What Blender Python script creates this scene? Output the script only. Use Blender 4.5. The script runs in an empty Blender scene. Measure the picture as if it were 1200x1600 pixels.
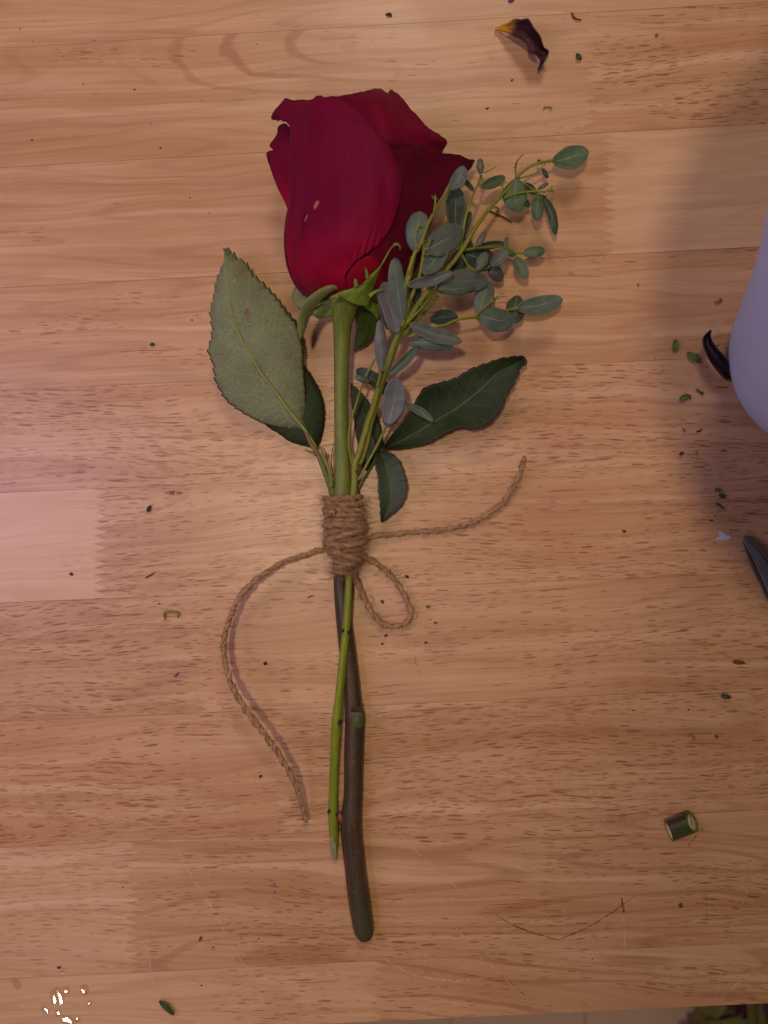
import bpy, bmesh, math, random
from mathutils import Vector, Matrix, noise
random.seed(7)
scn = bpy.context.scene
COL = scn.collection
# ------------------------------------------------------------------ camera
H = 0.36            # camera height above the table top (m)
S = 0.00024         # metres per photograph pixel on the table top
def W(px, py, z=0.0):
    f = (H - z) / H
    return Vector(((px - 600) * S * f, (800 - py) * S * f, z))
cam = bpy.data.cameras.new('camera'); camo = bpy.data.objects.new('camera', cam); COL.objects.link(camo)
camo.location = (0, 0, H)
cam.sensor_fit = 'VERTICAL'; cam.sensor_height = 36; cam.sensor_width = 27
cam.lens = 36 * H / (1600 * S)
cam.clip_start = 0.01; cam.clip_end = 20
cam.dof.use_dof = True; cam.dof.focus_distance = 0.352; cam.dof.aperture_fstop = 11
scn.camera = camo
# ------------------------------------------------------------------ room light
world = bpy.data.worlds.new('World'); scn.world = world; world.use_nodes = True
bg = world.node_tree.nodes['Background']
bg.inputs[0].default_value = (0.80, 0.70, 0.66, 1); bg.inputs[1].default_value = 0.09
def lamp(name, loc, target, power, color, size, size_y=None):
    l = bpy.data.lights.new(name, 'AREA'); l.energy = power; l.color = color
    if size_y: l.shape = 'RECTANGLE'; l.size = size; l.size_y = size_y
    else: l.shape = 'DISK'; l.size = size
    o = bpy.data.objects.new(name, l); COL.objects.link(o); o.location = loc
    o.rotation_euler = (Vector(target) - Vector(loc)).to_track_quat('-Z', 'Y').to_euler()
    return o
lamp('ceiling_lamp', (-0.098, 0.021, 1.02), (0, 0, 0), 2.9, (1.0, 0.79, 0.53), 0.05)
lamp('ceiling_lamp', (0.04, 0.74, 0.95), (0, 0.05, 0), 2.8, (1.0, 0.82, 0.64), 0.26)
lamp('lilac_side_light', (-0.37, 0.03, 0.40), (-0.10, 0.0, 0), 1.0, (0.62, 0.50, 1.0), 0.12, 0.34)  # unseen low panel, added close by so its lilac light fades rightward
lamp('bright_lamp', (-0.46, -0.71, 1.0), (-0.1, -0.15, 0), 0.6, (1.0, 0.86, 0.70), 0.055)
scn.view_settings.view_transform = 'Standard'; scn.view_settings.look = 'None'
scn.view_settings.exposure = -0.16; scn.view_settings.gamma = 1.0
scn.render.engine = 'CYCLES'

# ------------------------------------------------------------------ helpers
def srgb(r, g, b):
    f = lambda c: (c / 255 / 12.92) if c / 255 <= 0.04045 else ((c / 255 + 0.055) / 1.055) ** 2.4
    return (f(r), f(g), f(b))
def tag(o, label=None, cat=None, group=None, kind=None):
    if label: o['label'] = label
    if cat: o['category'] = cat
    if group: o['group'] = group
    if kind: o['kind'] = kind
    return o
def empty(name, loc, label, cat, group=None):
    o = bpy.data.objects.new(name, None); COL.objects.link(o); o.location = loc
    o.empty_display_size = 0.01
    tag(o, label, cat, group); return o
def mesh(name, verts, faces, mat, parent=None, uvs=None, smooth=True, attr=None):
    """verts in world space; if parent is given the mesh is made relative to it"""
    off = Vector((0, 0, 0))
    p = parent
    while p is not None: off += p.location; p = p.parent
    if parent is None and verts:
        n = len(verts)
        off = Vector((sum(v[0] for v in verts) / n, sum(v[1] for v in verts) / n, min(v[2] for v in verts)))
    me = bpy.data.meshes.new(name)
    me.from_pydata([Vector(v) - off for v in verts], [], faces)
    if uvs:
        ul = me.uv_layers.new(name='UVMap')
        for l in me.loops: ul.data[l.index].uv = uvs[l.vertex_index]
    if attr:
        for k, vals in attr.items():
            a = me.attributes.new(k, 'FLOAT', 'POINT')
            for i, v in enumerate(vals): a.data[i].value = v
    if smooth:
        for f in me.polygons: f.use_smooth = True
    me.materials.append(mat)
    o = bpy.data.objects.new(name, me); COL.objects.link(o)
    if parent is None: o.location = off
    else: o.parent = parent
    return o
def solid(o, t, off=-1):
    m = o.modifiers.new('thickness', 'SOLIDIFY'); m.thickness = t; m.offset = off; m.use_even_offset = False
    return o
def plen(P):
    d = [0]
    for a, b in zip(P, P[1:]): d.append(d[-1] + math.dist(a, b))
    return d
def resample(P, n, smooth=True):
    """n+1 points at equal arc length; P of tuples of any dimension"""
    if len(P) == 1: return [tuple(P[0])] * (n + 1)
    if smooth and len(P) > 2:
        Q = []
        for i in range(len(P) - 1):
            p0 = P[max(i - 1, 0)]; p1 = P[i]; p2 = P[i + 1]; p3 = P[min(i + 2, len(P) - 1)]
            for k in range(8):
                t = k / 8
                Q.append(tuple(0.5 * (2 * b + (c - a) * t + (2 * a - 5 * b + 4 * c - d) * t * t + (3 * b - a - 3 * c + d) * t ** 3)
                               for a, b, c, d in zip(p0, p1, p2, p3)))
        Q.append(tuple(P[-1])); P = Q
    d = plen(P); L = d[-1]; out = []; j = 0
    if L == 0: return [tuple(P[0])] * (n + 1)
    for i in range(n + 1):
        s = L * i / n
        while j < len(P) - 2 and d[j + 1] < s: j += 1
        seg = d[j + 1] - d[j]; t = 0 if seg == 0 else (s - d[j]) / seg
        t = min(max(t, 0), 1)
        out.append(tuple(a + (b - a) * t for a, b in zip(P[j], P[j + 1])))
    return out
def lerp(a, b, t): return a + (b - a) * t
def sstep(a, b, x):
    t = min(max((x - a) / (b - a), 0), 1); return t * t * (3 - 2 * t)
def n1(x, y=0.0, z=0.0): return noise.noise(Vector((x, y, z)))

# ------------------------------------------------------------------ node helpers
class NT:
    def __init__(s, name):
        s.m = bpy.data.materials.new(name); s.m.use_nodes = True
        s.t = s.m.node_tree; s.t.nodes.clear()
        s.out = s.t.nodes.new('ShaderNodeOutputMaterial')
        s.b = s.t.nodes.new('ShaderNodeBsdfPrincipled')
        s.t.links.new(s.b.outputs[0], s.out.inputs[0])
    def n(s, t, **k):
        x = s.t.nodes.new(t)
        for a, v in k.items(): setattr(x, a, v)
        return x
    def set(s, node, i, v):
        inp = node.inputs[i]
        if isinstance(v, bpy.types.NodeSocket): s.t.links.new(v, inp)
        elif isinstance(v, (tuple, list)) and inp.type == 'RGBA': inp.default_value = (*v[:3], 1)
        else: inp.default_value = v
    def math(s, op, a, b=0.0, c=0.0, clamp=False):
        x = s.n('ShaderNodeMath', operation=op); x.use_clamp = clamp
        for i, v in enumerate((a, b, c)): s.set(x, i, v)
        return x.outputs[0]
    def vec(s, x, y, z=0.0):
        v = s.n('ShaderNodeCombineXYZ')
        for i, q in enumerate((x, y, z)): s.set(v, i, q)
        return v.outputs[0]
    def sep(s, v):
        x = s.n('ShaderNodeSeparateXYZ'); s.set(x, 0, v); return x.outputs
    def noise(s, v, scale, detail=3, rough=0.5):
        x = s.n('ShaderNodeTexNoise'); s.set(x, 'Vector', v); s.set(x, 'Scale', scale); s.set(x, 'Detail', detail); s.set(x, 'Roughness', rough)
        return x.outputs[0]
    def mix(s, f, a, b, mode='MIX'):
        x = s.n('ShaderNodeMix', data_type='RGBA', blend_type=mode)
        s.set(x, 0, f); s.set(x, 6, a); s.set(x, 7, b); return x.outputs[2]
    def ramp(s, v, a, b, lo=0.0, hi=1.0):
        x = s.n('ShaderNodeMapRange'); x.interpolation_type = 'SMOOTHSTEP'
        for i, q in enumerate((v, a, b, lo, hi)): s.set(x, i, q)
        return x.outputs[0]
    def attr(s, name, typ='GEOMETRY'):
        x = s.n('ShaderNodeAttribute', attribute_type=typ, attribute_name=name); return x.outputs['Fac']
    def bump(s, h, strength=0.3, dist=0.0002):
        x = s.n('ShaderNodeBump'); s.set(x, 'Height', h); s.set(x, 'Strength', strength); s.set(x, 'Distance', dist)
        s.t.links.new(x.outputs[0], s.b.inputs['Normal'])
    def obj(s): return s.n('ShaderNodeTexCoord').outputs['Object']
    def uv(s): return s.n('ShaderNodeTexCoord').outputs['UV']
    def p(s, **k):
        for a, v in k.items(): s.set(s.b, a.replace('_', ' '), v)

# ------------------------------------------------------------------ wood
def wood_material():
    N = NT('varnished_wood')
    geo = N.n('ShaderNodeNewGeometry').outputs['Position']
    mp = N.n('ShaderNodeMapping'); N.set(mp, 'Vector', geo)
    mp.inputs['Rotation'].default_value = (0, 0, math.radians(-3.0)); mp.inputs['Scale'].default_value = (1 / S, 1 / S, 1 / S)
    X, Y, Z = N.sep(mp.outputs[0])
    seed = N.attr('seed', 'OBJECT'); tone = N.attr('tone', 'OBJECT'); dens = N.attr('pores', 'OBJECT'); tilt = N.attr('tilt', 'OBJECT')
    pink = N.attr('pink', 'OBJECT'); arch = N.attr('arch', 'OBJECT')
    sx = N.math('MULTIPLY', seed, 731.0)
    x = N.math('ADD', X, sx)
    warp = N.noise(N.vec(N.math('MULTIPLY', x, 0.0022), N.math('MULTIPLY', Y, 0.008), seed), 1.0, 2)
    y = N.math('ADD', Y, N.math('MULTIPLY', N.math('SUBTRACT', warp, 0.5), 60.0))
    y = N.math('ADD', y, N.math('MULTIPLY', X, tilt))
    warp2 = N.noise(N.vec(N.math('MULTIPLY', x, 0.012), N.math('MULTIPLY', Y, 0.03), seed), 1.0, 2)
    y = N.math('ADD', y, N.math('MULTIPLY', N.math('SUBTRACT', warp2, 0.5), 5.0))
    fine = N.noise(N.vec(N.math('MULTIPLY', x, 0.006), N.math('MULTIPLY', y, 0.22), seed), 1.0, 5, 0.65)
    band = N.noise(N.vec(N.math('MULTIPLY', x, 0.0016), N.math('MULTIPLY', y, 0.024), N.math('ADD', seed, 5.0)), 1.0, 3, 0.55)
    blot = N.noise(N.vec(N.math('MULTIPLY', x, 0.006), N.math('MULTIPLY', Y, 0.012), N.math('ADD', seed, 9.0)), 1.0, 3, 0.6)
    # growth rings: thin darker lines now and then
    rl = N.noise(N.vec(N.math('MULTIPLY', x, 0.0011), N.math('MULTIPLY', y, 0.011), N.math('ADD', seed, 21.0)), 1.0, 1)
    ring = N.math('SINE', N.math('MULTIPLY', rl, 75.0))
    ring = N.ramp(ring, 0.55, 1.0)
    # the cathedral figure of the arched board
    ax = N.math('MULTIPLY', N.math('SUBTRACT', X, 40.0), 0.27)
    ay = N.math('SUBTRACT', y, 742.0)
    ar = N.math('SQRT', N.math('ADD', N.math('MULTIPLY', ax, ax), N.math('MULTIPLY', ay, ay)))
    aw = N.math('SINE', N.math('MULTIPLY', N.math('ADD', ar, N.math('MULTIPLY', blot, 22.0)), 0.27))
    aw = N.math('MULTIPLY', N.math('MULTIPLY', N.ramp(aw, 0.55, 0.98), N.ramp(ar, 130.0, 60.0)), N.math('MULTIPLY', arch, N.ramp(X, 60.0, -120.0)))
    base = N.mix(N.ramp(band, 0.28, 0.72), srgb(197, 148, 106), srgb(217, 172, 130))
    base = N.mix(N.math('MULTIPLY', N.ramp(fine, 0.42, 0.72), 0.42), base, srgb(178, 121, 84))
    base = N.mix(N.math('MULTIPLY', N.ramp(fine, 0.5, 0.2), 0.35), base, srgb(230, 190, 156))
    base = N.mix(N.math('MULTIPLY', N.ramp(blot, 0.45, 0.75), 0.30), base, srgb(182, 124, 84))
    pale = N.noise(N.vec(N.math('MULTIPLY', x, 0.0011), N.math('MULTIPLY', y, 0.045), N.math('ADD', seed, 41.0)), 1.0, 2, 0.5)
    base = N.mix(N.math('MULTIPLY', N.ramp(pale, 0.57, 0.74), 0.42), base, srgb(238, 198, 162))
    dk = N.noise(N.vec(N.math('MULTIPLY', x, 0.0009), N.math('MULTIPLY', y, 0.035), N.math('ADD', seed, 57.0)), 1.0, 2, 0.5)
    base = N.mix(N.math('MULTIPLY', N.ramp(dk, 0.56, 0.72), 0.28), base, srgb(164, 108, 70))
    ringk = N.math('MULTIPLY', ring, N.math('ADD', 0.18, N.math('MULTIPLY', N.math('ABSOLUTE', tilt), 2.0)), clamp=True)
    base = N.mix(ringk, base, srgb(150, 96, 62))
    base = N.mix(N.math('MULTIPLY', aw, 0.62), base, srgb(168, 108, 72))
    # vessel dashes in two sizes
    patch = N.noise(N.vec(N.math('MULTIPLY', x, 0.0045), N.math('MULTIPLY', y, 0.016), N.math('ADD', seed, 33.0)), 1.0, 2)
    patch = N.math('ADD', patch, N.math('MULTIPLY', N.math('SUBTRACT', dens, 0.56), 0.62))
    def dash(lx, ly, off, lo, hi, r0, r1):
        v = N.n('ShaderNodeTexVoronoi'); v.voronoi_dimensions = '2D'
        N.set(v, 'Vector', N.vec(N.math('ADD', N.math('DIVIDE', x, lx), off), N.math('DIVIDE', y, ly)))
        N.set(v, 'Scale', 1.0)
        cr, cg, cb = N.sep(v.outputs['Color'])
        keep = N.math('LESS_THAN', cr, N.ramp(patch, lo, hi, 0.0, 0.92))
        rad = N.math('ADD', r0, N.math('MULTIPLY', cg, r1))
        q = N.math('DIVIDE', v.outputs['Distance'], rad)
        m = N.ramp(q, 1.0, 0.6)
        return N.math('MULTIPLY', N.math('MULTIPLY', m, keep), N.math('ADD', 0.25, N.math('MULTIPLY', cb, 0.75)))
    d1 = dash(48.0, 5.4, 0.0, 0.38, 0.68, 0.13, 0.20)
    d2 = dash(31.0, 4.2, 17.3, 0.34, 0.62, 0.14, 0.20)
    d3 = dash(240.0, 7.0, 5.1, 0.32, 0.72, 0.06, 0.15)
    base = N.mix(N.math('MULTIPLY', d1, 0.82), base, srgb(138, 78, 36))
    base = N.mix(N.math('MULTIPLY', d2, 0.68), base, srgb(144, 86, 44))
    base = N.mix(N.math('MULTIPLY', d3, 0.7), base, srgb(134, 78, 46))
    base = N.mix(pink, base, srgb(224, 186, 152))
    hsv = N.n('ShaderNodeHueSaturation'); N.set(hsv, 'Color', base); N.set(hsv, 'Value', tone); N.set(hsv, 'Saturation', 1.03)
    sm = N.noise(geo, 30.0, 3)
    N.p(Base_Color=hsv.outputs[0], Roughness=N.ramp(sm, 0.3, 0.7, 0.33, 0.46), IOR=1.45)
    N.p(Specular_IOR_Level=0.3, Coat_Weight=0.35, Coat_Roughness=0.30)
    h = N.math('SUBTRACT', N.math('MULTIPLY', fine, 0.3), N.math('ADD', d1, N.math('ADD', d2, d3)))
    wav = N.noise(geo, 60.0, 2)
    N.bump(N.math('ADD', h, N.math('MULTIPLY', wav, 1.5)), 0.22, 0.00012)
    return N.m
M_wood = wood_material()
def simple(name, col, rough=0.6, spec=0.4, bump=0.0, bscale=900, var=0.0, vscale=400, var_col=None, **k):
    N = NT(name); c = N.obj()
    nz = N.noise(c, vscale, 4)
    col2 = var_col or tuple(q * 0.6 for q in col)
    N.p(Base_Color=N.mix(N.math('MULTIPLY', N.ramp(nz, 0.35, 0.7), var), col, col2), Roughness=rough, Specular_IOR_Level=spec, **k)
    if bump: N.bump(N.noise(c, bscale, 3), bump, 0.0002)
    return N.m

# ------------------------------------------------------------------ the table
ROWS = [(-1290, -1370), (-1100, -1180), (-905, -985), (-710, -785), (-510, -585), (-310, -385), (-112, -186), (75, 3), (262, 193), (450, 385), (610, 555), (770, 720),
        (942, 895), (1128, 1075), (1325, 1265), (1530, 1472), (1624, 1568)]
JOINTS = {6: [1500], 7: [921], 8: [952], 9: [1900], 10: [-400], 11: [156], 12: [316, 1700], 13: [437], 14: [207], 15: [593]}
TONES = {   # (row, index) -> tone, pink, pores, tilt, arch
    (6, 0): (1.03, .15, .22, .035, 0), (7, 0): (0.98, .05, .30, .0, 1), (7, 1): (0.97, .0, .62, .0, 0),
    (8, 0): (0.98, .06, .25, .01, 0), (8, 1): (1.02, .32, .12, .0, 0), (9, 0): (0.99, .05, .36, .02, 0),
    (10, 0): (0.98, 0, .58, .02, 0), (10, 1): (1.0, .02, .66, .03, 0), (11, 0): (1.06, .50, .34, .03, 0), (11, 1): (0.99, .0, .62, .0, 0),
    (12, 0): (0.94, .02, .82, .0, 0), (12, 1): (0.99, .04, .52, .0, 0), (13, 0): (0.97, .0, .58, .0, 0), (13, 1): (0.94, .0, .76, .0, 0),
    (14, 0): (1.01, .22, .62, .06, 0), (14, 1): (0.92, .0, .52, .07, 0), (15, 0): (0.99, .10, .36, .02, 0), (15, 1): (0.94, .03, .46, .12, 0)}
table = empty('wooden_table', W(600, 800, -0.026), 'pale varnished table top of finger jointed boards under the rose and twine', 'table')
XL, XR = -900, 2300
def rowy(r, x): a, b = ROWS[r]; return a + (b - a) * x / 1200
G = 0.0005            # half gap between boards, in pixels
for r in range(len(ROWS) - 1):
    tn = 0
    xs = [XL] + JOINTS.get(r, [600 + 300 * ((r * 7) % 5 - 2) + 17 * r]) + [XR]
    for i in range(len(xs) - 1):
        a, b = xs[i], xs[i + 1]
        poly = []
        def zig(x, up):     # the finger joint
            y0, y1 = rowy(r, x), rowy(r + 1, x); n = max(3, int((y1 - y0) / 12)); L = 10 if x not in (XL, XR) else 0
            rj = random.Random(int(x * 13 + r)); pts = []
            for k in range(n + 1):
                yy = lerp(y0, y1, k / n)
                dx = (L if k % 2 else -L) * (1 + 0.12 * rj.uniform(-1, 1)) if 0 < k < n else (L if k % 2 else -L) * .9
                if n < 5 and not L: dx = 0
                pts.append((x + dx - (yy - (y0 + y1) / 2) * 0.03, yy))
            if L:
                # twice as many points: flanks of the teeth
                q = []
                m = n * 2
                for k in range(m + 1):
                    yy = lerp(y0, y1, k / m); dx = (L if k % 2 else -L) * (1 + 0.1 * rj.uniform(-1, 1))
                    q.append((x + dx, yy))
                pts = q
            return pts if up else pts[::-1]
        right = zig(b, True); left = zig(a, False)
        poly = [(p[0] - G, p[1]) for p in right] + [(p[0] + G, p[1]) for p in left]
        cyc = []
        for (x, y) in poly:
            yt, yb = rowy(r, x) + G, rowy(r + 1, x) - G
            cyc.append((x, min(max(y, yt), yb)))
        top = [W(x, y, 0) for x, y in cyc]
        n = len(top)
        vs = top + [Vector((v.x, v.y, -0.026)) for v in top]
        # image y grows downward: this order is clockwise seen from above
        fs = [list(range(n))[::-1], list(range(n, 2 * n))] + [[k, (k + 1) % n, n + (k + 1) % n, n + k] for k in range(n)]
        o = mesh('plank', vs, fs, M_wood, table, smooth=False)
        if r >= 15: bv = o.modifiers.new('eased_edge', 'BEVEL'); bv.width = 0.00001 if r < 15 else 0.00006; bv.segments = 1; bv.limit_method = 'ANGLE'; bv.angle_limit = 1.2
        t = TONES.get((r, i), (random.uniform(.95, 1.02), 0, random.uniform(.3, .8), 0, 0))
        o['seed'] = float(r * 1.37 + i * 0.61); o['tone'] = float(t[0]); o['pink'] = float(t[1]); o['pores'] = float(t[2]); o['tilt'] = float(t[3]); o['arch'] = float(t[4])

# scratches and stains in the varnish
def scratch_mat(name, col, alpha):
    N = NT(name); c = N.obj(); nz = N.noise(c, 700, 3)
    N.p(Base_Color=col, Roughness=0.5, Alpha=N.ramp(nz, 0.35, 0.62, 0.05 * alpha, alpha)); return N.m
M_scr = scratch_mat('pale_scratch', srgb(238, 205, 188), 0.6)
M_scd = scratch_mat('brown_scuff', srgb(112, 60, 34), 0.8)
def ribbon(name, pts, w, mat, z=0.00004):
    n = max(8, int(plen(pts)[-1] / 6)); P = resample(pts, n); vs = []; fs = []
    for i, p in enumerate(P):
        a = P[max(i - 1, 0)]; b = P[min(i + 1, n)]; t = Vector((b[0] - a[0], b[1] - a[1])).normalized()
        ww = w * 0.5 * (0.5 + 0.6 * abs(n1(i * .37, w * 3, pts[0][0]))) * math.sin(math.pi * min(max(i / n, .03), .97)) ** .4
        for s in (-1, 1): vs.append(W(p[0] - t.y * ww * s, p[1] + t.x * ww * s, z))
        if i < n: fs.append([2 * i, 2 * i + 1, 2 * i + 3, 2 * i + 2])
    return mesh(name, vs, fs, mat, table)
for pts, w in [([(28, 1247), (80, 1262), (140, 1272), (200, 1281), (262, 1293)], 3.2), ([(262, 1300), (300, 1370), (335, 1425), (370, 1490), (400, 1530), (435, 1572), (470, 1610)], 2.8),
               ([(228, 1450), (236, 1520), (247, 1580), (256, 1612)], 2.4), ([(355, 1480), (380, 1530), (410, 1575), (430, 1600)], 2.0),
               ([(568, 1235), (590, 1263), (612, 1290), (650, 1330), (690, 1365), (740, 1410), (775, 1432)], 2.2), ([(680, 1400), (710, 1445), (745, 1490), (790, 1530), (850, 1588)], 2.0),
               ([(595, 1495), (640, 1520), (690, 1531), (740, 1531), (770, 1524)], 4.5), ([(920, 1200), (925, 1240), (940, 1275), (958, 1303)], 1.8),
               ([(1200, 1498), (1170, 1522), (1120, 1566)], 3.0), ([(1180, 1340), (1165, 1400), (1140, 1460), (1118, 1568)], 2.0), ([(974, 1430), (976, 1470), (970, 1505)], 3.0),
               ([(940, 1440), (943, 1490)], 1.8), ([(666, 1484), (663, 1510)], 2.0), ([(897, 1478), (910, 1500), (914, 1515)], 2.0), ([(1100, 300), (1140, 306), (1172, 318), (1190, 330)], 2.2),
               ([(895, 300), (960, 292), (1030, 290)], 1.8), ([(1113, 480), (1120, 505), (1128, 528)], 1.6), ([(880, 1420), (884, 1480)], 1.2), ([(0, 262), (30, 300)], 1.8),
               ([(1108, 1400), (1110, 1452)], 2.0)]:
    ribbon('scratch', pts, w, M_scr)
for pts, w in [([(776, 1430), (800, 1445), (835, 1458), (870, 1468)], 3.6), ([(870, 1469), (910, 1453), (950, 1430), (992, 1400)], 3.2), ([(971, 1402), (975, 1428)], 7),
               ([(1071, 1326), (1082, 1314), (1090, 1302)], 3.2), ([(795, 1532), (820, 1556)], 3), ([(285, 742), (320, 740), (390, 738)], 2.2), ([(255, 770), (285, 770)], 7.5),
               ([(935, 1190), (937, 1210)], 1.6), ([(862, 1005), (890, 1003)], 2)]:
    ribbon('scuff_mark', pts, w, M_scd, 0.00006)

# floor seen past the table edge
def floor_mat():
    N = NT('floor_board'); c = N.obj(); x, y, z = N.sep(c)
    g = N.noise(N.vec(N.math('MULTIPLY', x, 30.0), N.math('MULTIPLY', y, 4.0), 0.0), 1.0, 4)
    N.p(Base_Color=N.mix(g, srgb(232, 190, 164), srgb(248, 212, 188)), Roughness=0.5); return N.m
M_floor = floor_mat()
floor_root = mesh('floor', [(-2.5, -2.5, -0.505), (2.5, -2.5, -0.505), (2.5, 2.5, -0.505), (-2.5, 2.5, -0.505)], [[0, 1, 2, 3]], simple('floor_gap', srgb(196, 156, 136), 0.8), smooth=False)
tag(floor_root, kind='structure'); floor_root['label'] = 'blurred pale pink floor boards below the table edge'
fb = None
for i in range(16):
    x0 = -0.9 + i * 0.12; g = 0.0004
    vs = [(x0 + g, -1.6, -0.50), (x0 + .12 - g, -1.6, -0.50), (x0 + .12 - g, 0.6, -0.50), (x0 + g, 0.6, -0.50)]
    vs += [(a, b, -0.5045) for a, b, c in vs]
    mesh('floor_board', vs, [[0, 1, 2, 3], [0, 4, 5, 1], [1, 5, 6, 2], [2, 6, 7, 3], [3, 7, 4, 0]], M_floor, floor_root, smooth=False)

# ------------------------------------------------------------------ surfaces
def coons(left, right, bottom, top, nv, nu):
    """px patch: left/right run bottom->top, bottom/top run left->right"""
    L = resample(left, nv); R = resample(right, nv); B = resample(bottom, nu); T = resample(top, nu)
    g = []
    for j in range(nv + 1):
        v = j / nv; row = []
        for i in range(nu + 1):
            u = i / nu
            p = [0, 0]
            for k in (0, 1):
                p[k] = (1 - u) * L[j][k] + u * R[j][k] + (1 - v) * B[i][k] + v * T[i][k] \
                    - ((1 - u) * (1 - v) * L[0][k] + u * (1 - v) * R[0][k] + (1 - u) * v * L[-1][k] + u * v * R[-1][k])
            row.append(tuple(p))
        g.append(row)
    return g
def grid_mesh(name, g, zf, mat, parent, thick=0.0003, attrs=None):
    nv = len(g) - 1; nu = len(g[0]) - 1; vs = []; uvs = []; at = {k: [] for k in (attrs or {})}
    for j, row in enumerate(g):
        for i, (x, y) in enumerate(row):
            u, v = i / nu, j / nv
            vs.append(W(x, y, zf(x, y, u, v) * 0.001)); uvs.append((u, v))
            for k, f in (attrs or {}).items(): at[k].append(f(x, y, u, v))
    w = nu + 1
    fs = [[j * w + i, j * w + i + 1, (j + 1) * w + i + 1, (j + 1) * w + i] for j in range(nv) for i in range(nu)]
    # make the normal face up
    a, b, c = vs[fs[len(fs) // 2][0]], vs[fs[len(fs) // 2][1]], vs[fs[len(fs) // 2][2]]
    if (b - a).cross(c - a).z < 0: fs = [f[::-1] for f in fs]
    o = mesh(name, vs, fs, mat, parent, uvs, attr=at or None)
    if thick: solid(o, thick)
    return o
def blade(left, right, mid, nv, nu, teeth=0, amp=0.0):
    L = resample(left, nv); R = resample(right, nv); M = resample(mid, nv); g = []
    for j in range(nv + 1):
        row = []; v = j / nv
        a, m, b = L[j], M[j], R[j]
        if teeth and 0.04 < v < 0.985:
            s = (v * teeth) % 1.0; s2 = (v * teeth + .4) % 1.0
            am = amp * (0.6 + 0.5 * abs(n1(int(v * teeth) * 1.7, left[1][0]))); am2 = amp * (0.6 + 0.5 * abs(n1(int(v * teeth + .4) * 2.3, left[1][1])))
            ka = am * (s - .35); kb = am2 * (s2 - .35)
            t = Vector((M[min(j + 1, nv)][0] - M[max(j - 1, 0)][0], M[min(j + 1, nv)][1] - M[max(j - 1, 0)][1]))
            t = t.normalized() if t.length else Vector((0, 0))
            da = Vector((a[0] - m[0], a[1] - m[1])); db = Vector((b[0] - m[0], b[1] - m[1]))
            if da.length > 3: da.normalize(); a = (a[0] + da.x * ka + t.x * ka * .8, a[1] + da.y * ka + t.y * ka * .8)
            if db.length > 3: db.normalize(); b = (b[0] + db.x * kb + t.x * kb * .8, b[1] + db.y * kb + t.y * kb * .8)
        h = nu // 2
        for i in range(nu + 1):
            if i <= h: t_ = i / h; row.append((lerp(a[0], m[0], t_), lerp(a[1], m[1], t_)))
            else: t_ = (i - h) / (nu - h); row.append((lerp(m[0], b[0], t_), lerp(m[1], b[1], t_)))
        g.append(row)
    return g
def tube(name, path, rad, mat, parent, sides=12, n=None, squash=1.0, rough=0.0, cap=True, rmod=None):
    """path of (px, py, z_mm), rad in px (constant or list along the path)"""
    n = n or max(8, int(plen(path)[-1] / 4))
    if not isinstance(rad, (list, tuple)): rad = [rad] * len(path)
    d = plen(path)
    P = resample([tuple(p) + (r,) for p, r in zip(path, rad)], n)
    C = [W(p[0], p[1], p[2] * .001) for p in P]
    vs = []; fs = []; uvs = []
    up = Vector((0, 0, 1))
    for i, c in enumerate(C):
        t = (C[min(i + 1, n)] - C[max(i - 1, 0)]).normalized()
        sd = t.cross(up); sd = sd.normalized() if sd.length > 1e-6 else Vector((1, 0, 0)); nn = sd.cross(t)
        r = P[i][3] * S
        for k in range(sides):
            a = 2 * math.pi * k / sides
            rr = r * (1 + rough * n1(i * .35, k * .9, P[0][0]))
            if rmod: rr *= rmod(i / n, a)
            vs.append(c + sd * math.cos(a) * rr + nn * math.sin(a) * rr * squash); uvs.append((k / sides, i / n))
    for i in range(n):
        for k in range(sides):
            k2 = (k + 1) % sides
            fs.append([i * sides + k, i * sides + k2, (i + 1) * sides + k2, (i + 1) * sides + k])
    if cap:
        fs.append(list(range(sides))[::-1]); fs.append([n * sides + k for k in range(sides)])
    return mesh(name, vs, fs, mat, parent, uvs)

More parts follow.
